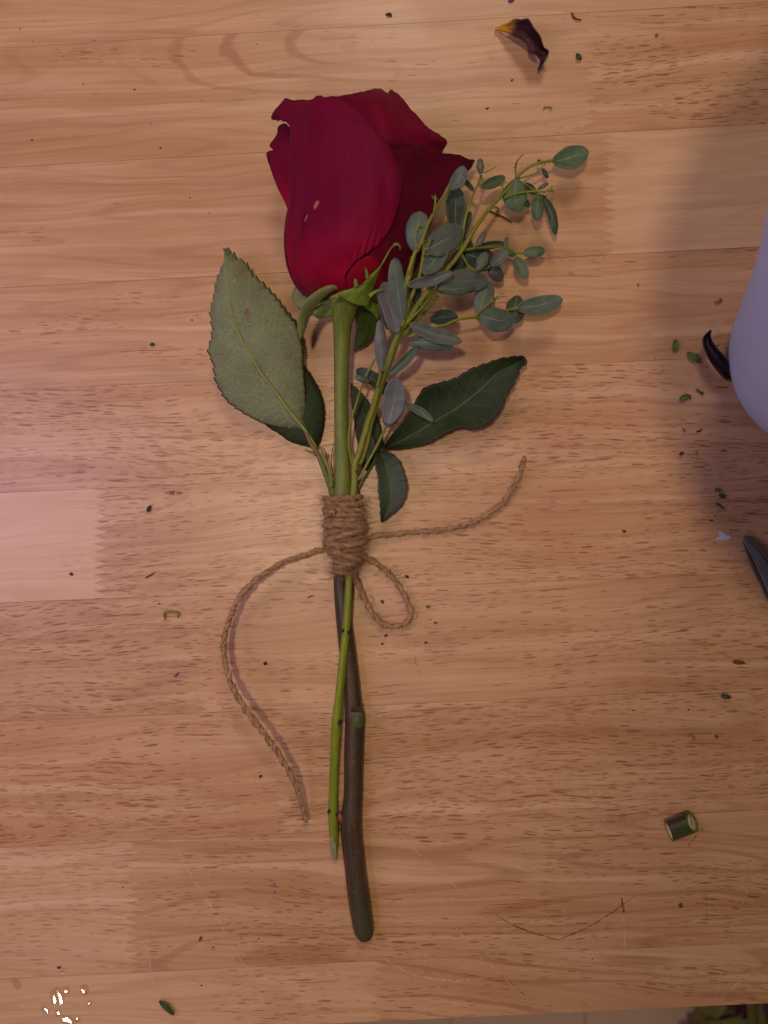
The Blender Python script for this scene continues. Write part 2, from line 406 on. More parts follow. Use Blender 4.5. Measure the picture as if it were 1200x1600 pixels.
# ------------------------------------------------------------------ rose materials
def petal_mat(name, c_lo, c_hi, edge=True, streak=0.5):
    N = NT(name); u, v, _ = N.sep(N.uv())
    c = N.obj()
    ve = N.noise(N.vec(N.math('MULTIPLY', N.math('ADD', u, N.math('MULTIPLY', N.noise(c, 60, 2), .12)), 70.0), N.math('MULTIPLY', v, 3.0), 0.3), 1.0, 4, 0.6)
    fi = N.noise(c, 5200, 2)
    br = N.noise(N.vec(N.math('MULTIPLY', u, 2.0), N.math('MULTIPLY', v, 2.5), 1.3), 1.0, 3)
    col = N.mix(N.ramp(v, 0.0, 0.55), c_lo, c_hi)
    col = N.mix(N.math('MULTIPLY', N.ramp(br, 0.35, 0.7), 0.35), col, tuple(q * 0.55 for q in c_hi))
    col = N.mix(N.math('MULTIPLY', N.ramp(ve, 0.45, 0.75), 0.34 * streak), col, tuple(q * 1.9 for q in c_hi))
    col = N.mix(N.math('MULTIPLY', N.ramp(ve, 0.45, 0.25), 0.55 * streak), col, tuple(q * 0.42 for q in c_hi))
    mo = N.noise(c, 240, 4, .65); col = N.mix(N.math('MULTIPLY', N.ramp(mo, .5, .75), .3), col, tuple(q * .45 for q in c_hi))
    e = N.attr('edge'); nz = N.noise(c, 900, 3)
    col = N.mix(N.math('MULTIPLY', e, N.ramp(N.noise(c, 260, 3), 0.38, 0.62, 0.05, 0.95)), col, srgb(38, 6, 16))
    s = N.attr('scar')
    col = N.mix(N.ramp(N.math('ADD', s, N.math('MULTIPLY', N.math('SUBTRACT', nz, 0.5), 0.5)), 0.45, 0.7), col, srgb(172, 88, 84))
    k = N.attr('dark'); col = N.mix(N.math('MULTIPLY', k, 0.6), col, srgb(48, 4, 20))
    N.p(Base_Color=col, Roughness=0.62, Specular_IOR_Level=0.10, Sheen_Weight=0.10, Sheen_Roughness=0.4)
    N.set(N.b, 'Sheen Tint', (1.0, 0.35, 0.45))
    N.bump(N.math('ADD', N.math('MULTIPLY', ve, 1.0), N.math('MULTIPLY', fi, 0.35)), 0.5, 0.00018)
    return N.m
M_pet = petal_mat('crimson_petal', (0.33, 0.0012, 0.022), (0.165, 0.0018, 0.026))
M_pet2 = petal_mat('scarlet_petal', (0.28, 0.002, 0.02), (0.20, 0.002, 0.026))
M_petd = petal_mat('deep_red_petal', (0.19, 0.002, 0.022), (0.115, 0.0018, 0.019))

# bud height field: rows of (y, left, right)
BUD = [(128, 500, 575), (150, 462, 615), (175, 456, 640), (200, 455, 655), (250, 452, 668), (300, 451, 673), (350, 448, 668), (390, 447, 658), (420, 452, 643), (440, 462, 625), (455, 480, 600), (464, 500, 575)]
BUDS = resample([tuple(map(float, b)) for b in BUD], 200)
def budrow(y):
    if y <= BUDS[0][0]: return BUDS[0][1:]
    for p, q in zip(BUDS, BUDS[1:]):
        if y <= q[0]:
            t = (y - p[0]) / max(q[0] - p[0], 1e-6); return lerp(p[1], q[1], t), lerp(p[2], q[2], t)
    return BUDS[-1][1:]
def budrow_old(y):
    if y <= BUD[0][0]: return BUD[0][1:]
    for (y0, a0, b0), (y1, a1, b1) in zip(BUD, BUD[1:]):
        if y <= y1:
            t = (y - y0) / (y1 - y0); return lerp(a0, a1, t), lerp(b0, b1, t)
    return BUD[-1][1:]
def zc(y): return 23.0 - 3.0 * sstep(340, 480, y)
def zbud(x, y):
    a, b = budrow(y); c = (a + b) / 2; w = (b - a) / 2; h = w * 0.24 * 0.88
    t = abs(x - c) / w
    if t <= 0.9: return zc(y) + h * math.sqrt(1 - t * t)
    return zc(y) + h * 0.436 - (t - 0.9) * h * 1.1
rose = empty('rose', W(540, 800, 0.0), 'single long stemmed dark red rose tied with twine, lying across the table', 'rose')
zero = lambda *a: 0.0
def ragged(g, side_top=True, amp=1.6, sides=()):
    """uneven torn rim"""
    nv = len(g) - 1; nu = len(g[0]) - 1
    for i in range(nu + 1):
        x, y = g[nv][i]; d = amp * n1(x * .11, y * .13, 3) + amp * .5 * n1(x * .45, y * .4, 9)
        for k, f in ((0, 1), (1, .5)): px, py = g[nv - k][i]; g[nv - k][i] = (px, py + d * f)
    return g
def near(px, py, qx, qy, ang, a, b):
    c, s = math.cos(ang), math.sin(ang); dx, dy = px - qx, py - qy
    X = dx * c + dy * s; Y = -dx * s + dy * c
    return math.exp(-((X / a) ** 2 + (Y / b) ** 2))
A0 = {'edge': zero, 'scar': zero, 'dark': zero}
# inner body of the bud
vs = []; fs = []; uvs = []; sd = 56; ys = [172 + (464 - 172) * (1 - math.cos(math.pi * i / 36)) / 2 for i in range(37)]
for i, y in enumerate(ys):
    a, b = budrow(y); c = (a + b) / 2; w = (b - a) / 2 - 7; hh = w * .24 * .80
    for k in range(sd):
        an = 2 * math.pi * k / sd; z = max(zc(y) + math.sin(an) * hh * 0.93, 0.6)
        vs.append(W(c + math.cos(an) * w, y, z * .001)); uvs.append((k / sd, 1 - i / 36))
for i in range(36):
    for k in range(sd): k2 = (k + 1) % sd; fs.append([i * sd + k, (i + 1) * sd + k, (i + 1) * sd + k2, i * sd + k2])
fs.append([36 * sd + k for k in range(sd)][::-1]); fs.append(list(range(sd)))
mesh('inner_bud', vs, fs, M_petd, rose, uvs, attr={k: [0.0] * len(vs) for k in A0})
# rolled inner petals in the mouth of the bud
for q, (r0, a0) in enumerate([(.82, 0.3), (.62, 2.2), (.42, 4.1), (.24, 5.6)]):
    vs = []; fs = []; uvs = []
    for j in range(9):
        y = 186 - j * (2.6 + .45 * (3 - q))
        for i in range(25):
            an = a0 + i / 24 * 4.4; rr = r0 * (1 + .06 * j / 8) * (60 + 3 * n1(an, q))
            vs.append(W(545 + math.cos(an) * rr, y + 2 * n1(an * 2, q, 5), (23 + math.sin(an) * rr * .19) * .001)); uvs.append((i / 24, .5 + j / 16))
    for j in range(8):
        for i in range(24): fs.append([j * 25 + i, j * 25 + i + 1, (j + 1) * 25 + i + 1, (j + 1) * 25 + i])
    solid(mesh('petal', vs, fs, M_pet, rose, uvs, attr={k: [0.0] * len(vs) for k in A0}), 0.0003, 0)

# left flap behind
g = coons([(456, 345), (445, 316), (433, 292), (422, 262), (416, 239), (427, 235), (421, 227), (432, 211), (434, 199), (441, 193)],
          [(500, 340), (498, 300), (490, 240), (480, 190)], [(456, 345), (480, 345), (500, 340)], [(441, 193), (447, 193), (452, 198), (464, 194), (480, 190)], 60, 30)
grid_mesh('petal', g, lambda x, y, u, v: zbud(x, y) - 3.0 - 3.5 * u + 2.0 * math.sin(v * 3.0) * (1 - u) + .5 * n1(x * .05, y * .05), M_pet, rose,
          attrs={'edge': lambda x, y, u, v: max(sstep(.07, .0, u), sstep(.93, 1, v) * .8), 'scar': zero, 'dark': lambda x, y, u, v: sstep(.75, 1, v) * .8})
# back petal, upper right
g = coons([(575, 300), (560, 240), (540, 190), (522, 152)], [(660, 290), (680, 262), (690, 240), (699, 224)], [(575, 300), (620, 296), (660, 290)],
          [(522, 152), (545, 147), (566, 143), (590, 138), (600, 141), (606, 146), (609, 140), (617, 143), (630, 155), (642, 170), (655, 184), (667, 197), (683, 208), (697, 218), (699, 224)], 60, 60)
g = ragged(g, amp=1.8)
def zp3(x, y, u, v):
    fold = 1.8 * math.exp(-((x - (604 + (y - 190) * .25)) / 13) ** 2) * sstep(.2, .6, v)
    return zbud(x, y) - 3.6 + 2.2 * v - 2.2 * sstep(218, 240, y) + fold + 1.6 * math.exp(-((y - (205 + (x - 650) * .35)) / 9) ** 2) * sstep(.4, .8, u) - 1.5 * sstep(.85, 1, u)
grid_mesh('petal', g, zp3, M_pet2, rose, attrs={'edge': lambda x, y, u, v: sstep(.965, 1, v), 'scar': zero, 'dark': lambda x, y, u, v: .35 * sstep(.4, .0, u)})  # dark: shadow beside the front petal's edge, put into the colour
# right petal, its tip reaching out
g = coons([(545, 455), (556, 400), (585, 330), (600, 270), (607, 232)], [(612, 451), (640, 436), (654, 412), (663, 385), (672, 350), (684, 318), (697, 293), (713, 276), (728, 270), (736, 263)],
          [(545, 455), (580, 458), (612, 451)], [(607, 232), (625, 227), (647, 224), (664, 231), (680, 238), (700, 240), (719, 242), (731, 248), (742, 250), (739, 257), (736, 263)], 80, 60)
g = ragged(g, amp=1.2)
def zp4(x, y, u, v):
    return zbud(x, y) + .5 + 2.2 * sstep(.86, .97, v) * sstep(1.05, .2, u) - 1.6 * sstep(.35, 0, u) * sstep(.6, 1, v) - 1.0 * math.exp(-((v - .8) / .1) ** 2) - 1.7 * sstep(.30, .08, u) + 1.0 * n1(x * .02, y * .02, 4) + 1.2 * math.sin(u * 5 + v * 4) * v
grid_mesh('petal', g, zp4, M_petd, rose, attrs={'edge': lambda x, y, u, v: max(sstep(.975, 1, v), sstep(.985, 1, u) * .7) + sstep(720, 738, x) * .7, 'scar': zero, 'dark': lambda x, y, u, v: 0.25 * sstep(.5, .9, v) * sstep(.8, .3, u)})  # deeper red and dark put the shade of this turned-away side into colour
# short bright petal at the base
g = coons([(538, 456), (539, 440), (545, 424), (556, 410)], [(598, 452), (601, 436), (599, 420), (590, 405)], [(538, 456), (570, 459), (598, 452)], [(556, 410), (567, 403), (578, 400), (590, 405)], 26, 26)
grid_mesh('petal', g, lambda x, y, u, v: zbud(x, y) + .9 + 1.0 * math.sin(u * math.pi) * (1 - v * .5), petal_mat('bright_red_petal', (0.36, 0.002, 0.014), (0.27, 0.002, 0.016)), rose, attrs=A0)
g = coons([(516, 458), (500, 465.5), (484, 466), (464, 451), (449, 420), (443.5, 382), (445, 350), (450, 322)], [(530, 440), (520, 410), (500, 370), (480, 322)], [(516, 458), (523, 450), (530, 440)], [(450, 322), (465, 320), (480, 322)], 60, 30)
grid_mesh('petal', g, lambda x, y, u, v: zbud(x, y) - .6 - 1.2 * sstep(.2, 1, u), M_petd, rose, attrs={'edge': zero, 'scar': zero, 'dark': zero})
# big front petal
g = coons([(512, 455), (498, 462), (483, 462), (464, 446), (452, 415), (446.5, 380), (448, 345), (452, 315), (453, 280), (453, 240), (454, 207), (452, 197), (446, 190), (437, 187), (425, 187), (424, 181), (429, 172), (437, 163), (445, 153)],
          [(542, 455), (540, 430), (556, 408), (575, 394), (592, 381), (610, 357), (622, 325), (628, 292), (621, 260), (609, 230), (596, 214), (580, 198), (563, 176), (545, 160), (527, 150)],
          [(512, 455), (527, 457), (542, 455)], [(445, 153), (458, 156), (470, 155), (484, 156), (491, 153), (493, 150), (500, 149), (508, 151), (527, 150)], 150, 80)
g = ragged(g, amp=1.4)
def zp1(x, y, u, v):
    lift = 1.5 * sstep(.80, 1.0, u) * (0.4 + .6 * sstep(.2, .6, v))
    crimp = .55 * math.sin(x * .62 + y * .18) * math.exp(-((x - 566) ** 2 + (y - 397) ** 2) / 900) * sstep(.72, .9, u)
    crease = -.6 * math.exp(-((x - (468 + 5 * math.sin(y * .01))) / 5.5) ** 2) * sstep(330, 240, y) * 0.8
    return zbud(x, y) + 1.1 + lift + crimp + crease + 1.5 * n1(x * .013, y * .010, 2) + .5 * n1(x * .05, y * .012, 12) + .35 * n1(x * .04, y * .03, 6)
def scar1(x, y, u, v):
    return 1.1 * near(x, y, 494, 320, -1.13, 10, 3.8) + .9 * near(x, y, 478, 341, -1.2, 10, 2.4)
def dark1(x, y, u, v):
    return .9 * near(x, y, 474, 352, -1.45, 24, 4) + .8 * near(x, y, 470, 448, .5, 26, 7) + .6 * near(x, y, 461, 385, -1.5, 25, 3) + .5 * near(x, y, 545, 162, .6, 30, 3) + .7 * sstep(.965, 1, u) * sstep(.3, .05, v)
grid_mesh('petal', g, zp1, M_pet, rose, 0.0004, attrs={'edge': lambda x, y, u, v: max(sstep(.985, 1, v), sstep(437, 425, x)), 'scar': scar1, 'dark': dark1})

# ------------------------------------------------------------------ greens
def stem_mat(name, a, b, streak=60, rough=0.42, speck=None, along=None):
    N = NT(name); u, v, _ = N.sep(N.uv()); c = N.obj()
    s = N.noise(N.vec(N.math('MULTIPLY', u, 6.0), N.math('MULTIPLY', v, 3.0), 0), 1.0, 3)
    f = N.noise(c, 1400, 3)
    fb = N.noise(N.vec(N.math('MULTIPLY', u, 34.0), N.math('MULTIPLY', v, 26.0), 3.0), 1.0, 3, .6)
    col = N.mix(N.ramp(s, 0.35, 0.65), a, b)
    col = N.mix(N.math('MULTIPLY', N.ramp(f, 0.5, 0.75), 0.35), col, tuple(q * .6 for q in a))
    col = N.mix(N.math('MULTIPLY', N.ramp(fb, .42, .7), .4), col, tuple(q * .62 for q in b))
    col = N.mix(N.math('MULTIPLY', N.ramp(fb, .42, .25), .25), col, tuple(q * 1.35 for q in a))
    if along:
        for lo, hi, cc, k in along:
            col = N.mix(N.math('MULTIPLY', N.ramp(v, lo, hi), k), col, cc)
    if speck:
        vo = N.n('ShaderNodeTexVoronoi'); N.set(vo, 'Vector', c); N.set(vo, 'Scale', 520.0)
        rc, gc, bc = N.sep(vo.outputs['Color'])
        col = N.mix(N.math('MULTIPLY', N.math('MULTIPLY', N.ramp(vo.outputs['Distance'], .22, .1), N.math('GREATER_THAN', rc, .72)), .8), col, speck)
    N.p(Base_Color=col, Roughness=rough, Specular_IOR_Level=0.4); N.bump(N.math('ADD', N.math('ADD', s, f), fb), 0.5, 0.0003); return N.m
M_rstem = stem_mat('rose_stem_green', srgb(130, 138, 52), srgb(104, 122, 42), along=[(0.0, 0.35, srgb(108, 122, 44), .0), (0.90, 1.0, srgb(140, 84, 66), .75)])
M_rbrown = stem_mat('rose_stem_brown', srgb(86, 62, 42), srgb(58, 48, 30), rough=.42, speck=srgb(128, 100, 78), along=[(0.86, 1.0, srgb(72, 74, 44), .7)])
M_estem = stem_mat('yellow_green_stem', srgb(150, 148, 52), srgb(118, 128, 44), speck=srgb(90, 70, 40))
M_egreen = stem_mat('bright_green_stem', srgb(140, 152, 34), srgb(112, 130, 28), rough=.36, speck=srgb(70, 80, 30))
M_sepal = stem_mat('sepal_green', srgb(134, 150, 46), srgb(106, 130, 38), rough=.5)
M_sepalp = stem_mat('pale_sepal', srgb(150, 150, 96), srgb(126, 130, 76), rough=.55)

def leafmat(name, base, vein, mid, side_n=7, net=True, netscale=1.0, rough=.45, red=None, edgecol=None, spec=.4, veinw=1.0, netamt=.55):
    N = NT(name); u, v, _ = N.sep(N.uv()); c = N.obj()
    nz = N.noise(c, 90, 3); nf = N.noise(c, 2600, 2)
    col = N.mix(N.ramp(nz, .3, .7), base, tuple(q * .78 for q in base))
    col = N.mix(N.math('MULTIPLY', nf, .25), col, tuple(q * 1.35 for q in base))
    h = N.math('MULTIPLY', nf, 0.15)
    if net:
        def cells(sc, w0, w1, amt, vcol, col, h):
            vo = N.n('ShaderNodeTexVoronoi'); vo.feature = 'DISTANCE_TO_EDGE'
            N.set(vo, 'Vector', c); N.set(vo, 'Scale', sc)
            e = N.ramp(vo.outputs['Distance'], w1, w0)
            return N.mix(N.math('MULTIPLY', e, amt), col, vcol), N.math('SUBTRACT', h, N.math('MULTIPLY', e, amt))
        col, h = cells(1500 * netscale, .0, .10, netamt * .7, vein, col, h)
        col, h = cells(560 * netscale, .0, .045, netamt, vein, col, h)
    a = N.math('ABSOLUTE', N.math('SUBTRACT', u, 0.5))
    wob = N.noise(N.vec(N.math('MULTIPLY', u, 5.0), N.math('MULTIPLY', v, 6.0), 0), 1.0, 2)
    q = N.math('SUBTRACT', N.math('ADD', v, N.math('MULTIPLY', wob, .09)), N.math('MULTIPLY', N.math('POWER', a, 0.85), 0.42))
    q = N.math('ABSOLUTE', N.math('SUBTRACT', N.math('FRACT', N.math('MULTIPLY', q, float(side_n))), .5))
    sv = N.math('MULTIPLY', N.ramp(q, .035 * veinw, 0.0), N.ramp(a, .47, .3))
    col = N.mix(N.math('MULTIPLY', sv, .6), col, mid); h = N.math('ADD', h, N.math('MULTIPLY', sv, .2))
    mr = N.ramp(a, .018, .006); mr = N.math('MULTIPLY', mr, N.ramp(v, 1.0, .6, .35, 1.0))
    col = N.mix(mr, col, mid); h = N.math('ADD', h, mr)
    if red:
        rn = N.noise(c, 160, 3); sp = N.attr('spot')
        col = N.mix(N.math('MULTIPLY', N.ramp(rn, .58, .78), .45), col, red)
        col = N.mix(N.math('MULTIPLY', sp, N.ramp(nf, .3, .6, .4, .9)), col, srgb(128, 66, 70))
    if edgecol:
        en = N.ramp(a, .478, .497); col = N.mix(en, col, edgecol)
    N.p(Base_Color=col, Roughness=rough, Specular_IOR_Level=spec); N.bump(h, .5, .0002); return N.m
M_lunder = leafmat('leaf_underside', srgb(136, 142, 104), srgb(78, 88, 46), srgb(156, 158, 76), 7, red=srgb(120, 96, 78), edgecol=srgb(80, 40, 38), rough=.6, spec=.25)
M_ltop = leafmat('leaf_dark_top', srgb(44, 58, 24), srgb(34, 46, 18), srgb(86, 106, 52), 8, netscale=1.4, edgecol=srgb(60, 34, 30), rough=.5, netamt=.3, spec=.28)
M_ltop2 = leafmat('leaf_green_top', srgb(56, 70, 40), srgb(46, 60, 32), srgb(88, 106, 60), 7, netscale=1.4, edgecol=srgb(66, 34, 30), rough=.45, netamt=.25)
def sag(c0, c1, amp=2.0):
    return lambda x, y, u, v: lerp(c0, c1, v) + amp * math.sin(v * math.pi) - 2.0 * amp * (abs(u - .5) * 2) ** 2 * .5 + .5 * n1(x * .04, y * .04, 1)
# left leaf, underside up
lf = blade([(478, 676), (470, 672), (440, 668), (413, 662), (392, 652), (376, 643), (356, 628), (344, 610), (336, 593), (332, 567), (325, 549), (328, 536), (331, 520), (330, 501), (329, 487), (334, 462), (338, 440), (345, 420), (351, 404), (349, 387)],
           [(478, 676), (476, 663), (477.5, 640), (477.5, 617), (476, 595), (474, 567), (473, 538), (462, 505), (449, 488), (431, 464), (414, 445), (396, 430), (385, 411), (372, 404), (362, 393), (349, 387)],
           [(478, 676), (475, 667), (453, 643), (431, 613), (409, 584), (392, 556), (376, 527), (363, 492), (356, 462), (352, 425), (349, 387)], 240, 20, 26, 5.0)
def spot(x, y, u, v): return .85 * near(x, y, 386, 492, 1.2, 9, 5) + .9 * near(x, y, 450, 556, .3, 6, 5) + .3 * near(x, y, 347, 572, .3, 16, 8) + .35 * near(x, y, 372, 425, -.9, 14, 8) + .3 * near(x, y, 400, 465, .9, 18, 4)
ll = grid_mesh('leaf', lf, lambda x, y, u, v: 7 + 7 * v + 3.5 * math.sin(v * 3.1) - 3.5 * (abs(u - .5) * 2) ** 2 + .6 * n1(x * .03, y * .03), M_lunder, rose, attrs={'spot': spot})
ll['label'] = 'large serrated leaf showing its pale underside'
tube('midrib', [(494, 700, 7), (478, 674, 8.2), (453, 643, 10), (431, 613, 11.5), (409, 584, 13), (392, 556, 13.8), (376, 527, 14.6), (363, 492, 15.4), (357, 465, 15.8)], [2.4, 2.3, 2.1, 1.9, 1.6, 1.3, 1.0, .7, .3],
     simple('pale_midrib', srgb(150, 150, 78), .5, var=.3), ll, 8)
# the dark leaf below it
lf = blade([(494, 700), (479, 698), (453, 690), (436, 678), (416, 665), (400, 640), (400, 610), (420, 580), (440, 560)],
           [(494, 700), (500, 690), (506, 662), (507, 636), (500, 611), (490, 593), (481, 578), (465, 565), (440, 560)],
           [(494, 700), (480, 672), (460, 630), (450, 600), (440, 560)], 120, 14, 16, 2.5)
grid_mesh('leaf', lf, lambda x, y, u, v: 5 + 1.5 * math.sin(v * 3) - 2.5 * (abs(u - .5) * 2) ** 2, M_ltop, rose)
# right leaf
lf = blade([(599, 702), (604, 692), (612, 680), (625, 665), (636, 648), (647, 630), (655, 617), (662, 607), (680, 600), (695, 596), (715, 589), (735, 577), (765, 566), (780, 561), (800, 558), (815, 557), (821, 560)],
           [(599, 702), (620, 701), (647, 697), (670, 691), (695, 677), (720, 667), (742, 670), (765, 660), (782, 639), (788, 627), (800, 606), (807, 592), (812, 578), (818, 568), (821, 560)],
           [(599, 702), (640, 682), (677, 660), (715, 637), (752, 607), (780, 582), (821, 560)], 200, 18, 17, 2.6)
grid_mesh('leaf', lf, lambda x, y, u, v: 4 + 13 * v + 1.5 * math.sin(v * 9 + u * 2) * v + 2.5 * (abs(u - .5) * 2) ** 1.5 + 1.3 * n1(x * .02, y * .02, 8), M_ltop, rose)
tube('leaf_tip', [(816, 560, 17), (821, 562, 17.4), (822.5, 567, 17), (820, 571, 16)], [1.6, 1.8, 1.4, .7], simple('dry_brown', srgb(90, 52, 36), .7), rose, 8, 12)
# small leaf
lf = blade([(592, 704), (586, 712), (586, 725), (591, 747), (591, 765), (594, 787), (596, 816)], [(592, 704), (607, 706), (618, 714), (626, 725), (634, 750), (635, 770), (626, 790), (611, 804), (596, 816)],
           [(592, 704), (602, 722), (609, 745), (612, 770), (608, 792), (596, 816)], 110, 14, 10, 2.4)
grid_mesh('leaf', lf, lambda x, y, u, v: 4.5 + 3 * math.sin(v * 3) + 1.5 * (abs(u - .5) * 2) ** 1.5, M_ltop2, rose)
# leaf behind the eucalyptus stems
lf = blade([(586, 724), (570, 735), (560, 700), (552, 650), (548, 615), (548, 598)], [(586, 724), (600, 704), (597, 682), (590, 652), (572, 622), (548, 598)], [(586, 724), (582, 700), (574, 660), (548, 598)], 60, 12, 10, 2)
grid_mesh('leaf', lf, lambda x, y, u, v: 2.5 + 2 * math.sin(v * 3), M_ltop, rose)
tube('leaf_stalk', [(552, 775, 5), (568, 748, 4), (582, 725, 3.6), (593, 706, 4), (603, 700, 4.5)], [2.4, 2.0, 1.8, 1.8, 1.4], M_rstem, rose, 8)
# left stalk and its small pale shoots
tube('leaf_stalk', [(521, 775, 7), (518, 762, 7.5), (511, 745, 8), (504, 728, 8.3), (497, 712, 8), (490, 700, 7.5), (484, 690, 8), (478, 676, 8.6)], [6.5, 6, 4.8, 4, 3.6, 3.4, 3.0, 2.4], stem_mat('stalk_green', srgb(112, 112, 52), srgb(100, 118, 40), along=[(.5, .75, srgb(140, 96, 62), .7)]), rose, 12)
tube('shoot', [(519, 762, 10), (514, 735, 11), (507, 715, 10), (501, 700, 9.5), (498, 696, 9)], [2.5, 2.4, 2.0, 1.5, .5], M_sepal, rose, 8)
tube('shoot', [(493, 712, 9), (486, 706, 9), (478, 704, 9), (477, 701, 9)], [2.0, 1.8, 1.5, .6], M_sepal, rose, 8)
tube('shoot', [(521, 745, 6), (518, 730, 6), (518, 712, 5.5), (520, 702, 5), (522, 692, 5)], [.9, .8, .7, .7, .5], simple('reddish_shoot', srgb(104, 62, 40), .6), rose, 6)
tube('shoot', [(514, 735, 7), (511, 722, 7), (509, 706, 7)], [1.2, 1.6, .8], simple('olive_shoot', srgb(104, 88, 50), .6), rose, 6)
# main stem and hip
tube('stem', [(541, 452, 22), (540, 463, 21.5), (538, 475, 21), (537, 490, 20), (535, 510, 18.5), (534, 540, 16.5), (533.5, 600, 13), (533.5, 660, 10), (534.5, 720, 8), (535, 760, 7.5), (535, 790, 7.3)],
     [30, 27, 22, 17.5, 14, 12.2, 11, 11, 11.8, 13.5, 13], M_rstem, rose, 20, 90)
tube('stem', [(533, 780, 5.5), (532, 850, 4.6), (531, 905, 4.2), (534, 940, 4), (541, 1000, 3.8), (548, 1060, 3.8), (552, 1100, 3.9), (554.5, 1118, 4.1), (554.5, 1135, 4.0), (553, 1180, 3.9), (552, 1240, 3.9), (548.5, 1285, 4.0), (551, 1320, 3.9), (556, 1365, 3.9), (561, 1405, 3.9), (567, 1445, 3.9), (569.5, 1459, 3.8), (570.3, 1466, 3.6)],
     [10, 9.5, 9.5, 11, 12.5, 13, 13.5, 15.2, 15.2, 14.8, 14.5, 16.5, 16.2, 16.2, 16.5, 15.8, 14.2, 10.5], M_rbrown, rose, 20, 190, rmod=lambda t, a: 1 + .035 * math.cos(5 * a + 1))
# node scar, bud and cut end
g = coons([(549, 1138), (548, 1128), (552, 1116), (556, 1110)], [(567, 1137), (569, 1127), (567.5, 1115), (564, 1108)], [(549, 1138), (558, 1139), (567, 1137)], [(556, 1110), (560, 1108), (564, 1108)], 14, 12)
sc = grid_mesh('leaf_scar', g, lambda x, y, u, v: 7.9 - .05 * (x - 556) ** 2 * .12 - .5 + .8 * math.sin(u * 3.14) * math.sin(min(v * 1.3, 1) * 3.14), simple('fresh_green_cut', srgb(88, 96, 46), .6, var=1.0, vscale=900, bump=.6), rose, .0012)
for k in range(7):
    x = 549 + k * 2.4; tube('bract', [(x, 1112, 7.4), (x + .6, 1107, 8.4), (x + 1 * (-1) ** k, 1102 + (k % 3), 8.8)], [1.3, 1.2, .4], simple('dry_bract', srgb(96, 60, 44), .8), rose, 6, 8)
tube('bud_scar', [(537, 1290, 4.6), (534, 1284, 5), (532, 1277, 5.4), (530.5, 1271, 5.2)], [3.4, 4.6, 4.4, 2.2], simple('orange_brown_bud', srgb(150, 92, 40), .55, var=.8, var_col=srgb(60, 34, 24)), rose, 10, 16)
# sepals
def strip(name, mid, wid, mat, parent, zoff=lambda u, v: 0, nv=40, nu=10, thick=.0004, cup=1.2):
    P = resample([tuple(m) + (w,) for m, w in zip(mid, wid)], nv); vs = []; uvs = []; n = len(P) - 1
    for j, p in enumerate(P):
        a = P[max(j - 1, 0)]; b = P[min(j + 1, n)]; t = Vector((b[0] - a[0], b[1] - a[1])); t = t.normalized() if t.length > 1e-6 else Vector((0, 1))
        for i in range(nu + 1):
            s = (i / nu - .5) * 2
            vs.append(W(p[0] - t.y * p[3] * s * .5, p[1] + t.x * p[3] * s * .5, (p[2] - cup * s * s + zoff(s, j / n)) * .001)); uvs.append((i / nu, j / n))
    w = nu + 1; fs = [[j * w + i, j * w + i + 1, (j + 1) * w + i + 1, (j + 1) * w + i] for j in range(n) for i in range(nu)]
    q = fs[len(fs) // 2]
    if (vs[q[1]] - vs[q[0]]).cross(vs[q[2]] - vs[q[0]]).z < 0: fs = [f[::-1] for f in fs]
    return solid(mesh(name, vs, fs, mat, parent, uvs), thick)
strip('sepal', [(486, 430, 12), (470, 452, 12), (470, 466, 13), (482, 474, 14), (500, 470, 17)], [10, 20, 26, 22, 12], M_sepalp, rose, cup=.8, thick=.0003)
strip('sepal', [(525, 470, 17), (512, 478, 15), (500, 486, 13), (490, 492, 11)], [36, 34, 26, 10], M_sepal, rose, cup=1)
strip('sepal', [(560, 470, 20), (572, 488, 15), (573, 510, 11), (566, 530, 8), (553, 549, 6)], [24, 38, 34, 24, 3], stem_mat('deep_sepal', srgb(72, 98, 30), srgb(54, 80, 24)), rose, cup=2.5)
strip('sepal', [(574, 468, 27), (583, 478, 25), (589, 490, 22), (589, 499, 19)], [24, 20, 12, 3], M_sepal, rose, cup=1.5)
sp = strip('sepal', [(528, 449, 36), (518, 450, 37.5), (505, 457, 38.5), (492, 468, 38), (482, 480, 36), (474, 498, 33), (471, 515, 31), (470, 529, 29)], [6, 11, 15, 18, 19, 17, 13, 3], M_sepalp, rose, cup=.9, thick=.00025, zoff=lambda s, v: 2.6 * s * math.sin(v * 3.1))
g = coons([(521, 461), (532, 456), (543, 452.5), (560, 446), (577, 431), (590, 419.5), (602, 404), (609, 389), (617, 380.5), (621, 381)],
          [(577, 478), (578.5, 470), (580, 462), (587, 441), (595, 421), (603, 401), (612, 388.5), (619, 384), (622, 382)], [(521, 461), (532, 464), (546, 472), (562, 477), (577, 478)], [(621, 381), (622, 382)], 90, 18)
sp2 = grid_mesh('sepal', g, lambda x, y, u, v: zbud(min(x, 612), min(y, 446)) + 1.4 - max(y - 446, 0) * .16 + .5 * math.sin(u * math.pi) + 1.0 * (1 - abs(u - .5) * 2) * math.sin(v * 3.1) * .6, M_sepal, rose, .0003)
tube('sepal_tip', [(615, 383, 43.6), (621, 381.6, 43.6), (624.5, 384.5, 43.2), (625, 390.5, 42.6)], [2.4, 1.8, 1.2, .5], M_sepal, sp2, 8, 16)
for P_ in ([(557, 449, 38), (555.5, 438, 39.6), (554.5, 430, 40.4), (550.5, 423.5, 40.6)], [(574, 435, 41), (573, 426, 42.2), (571, 418, 42.8)], [(577, 463, 38), (586, 456, 38), (595, 453, 37.5), (600, 454.5, 37)], [(530, 463, 37), (520, 463, 36.5), (516, 467, 36)]):
    tube('sepal_barb', P_, [3.4, 2.4, 1.4, .4] if len(P_) == 4 else [2.6, 1.8, .5], M_sepal, sp2, 8, 14, squash=.5)

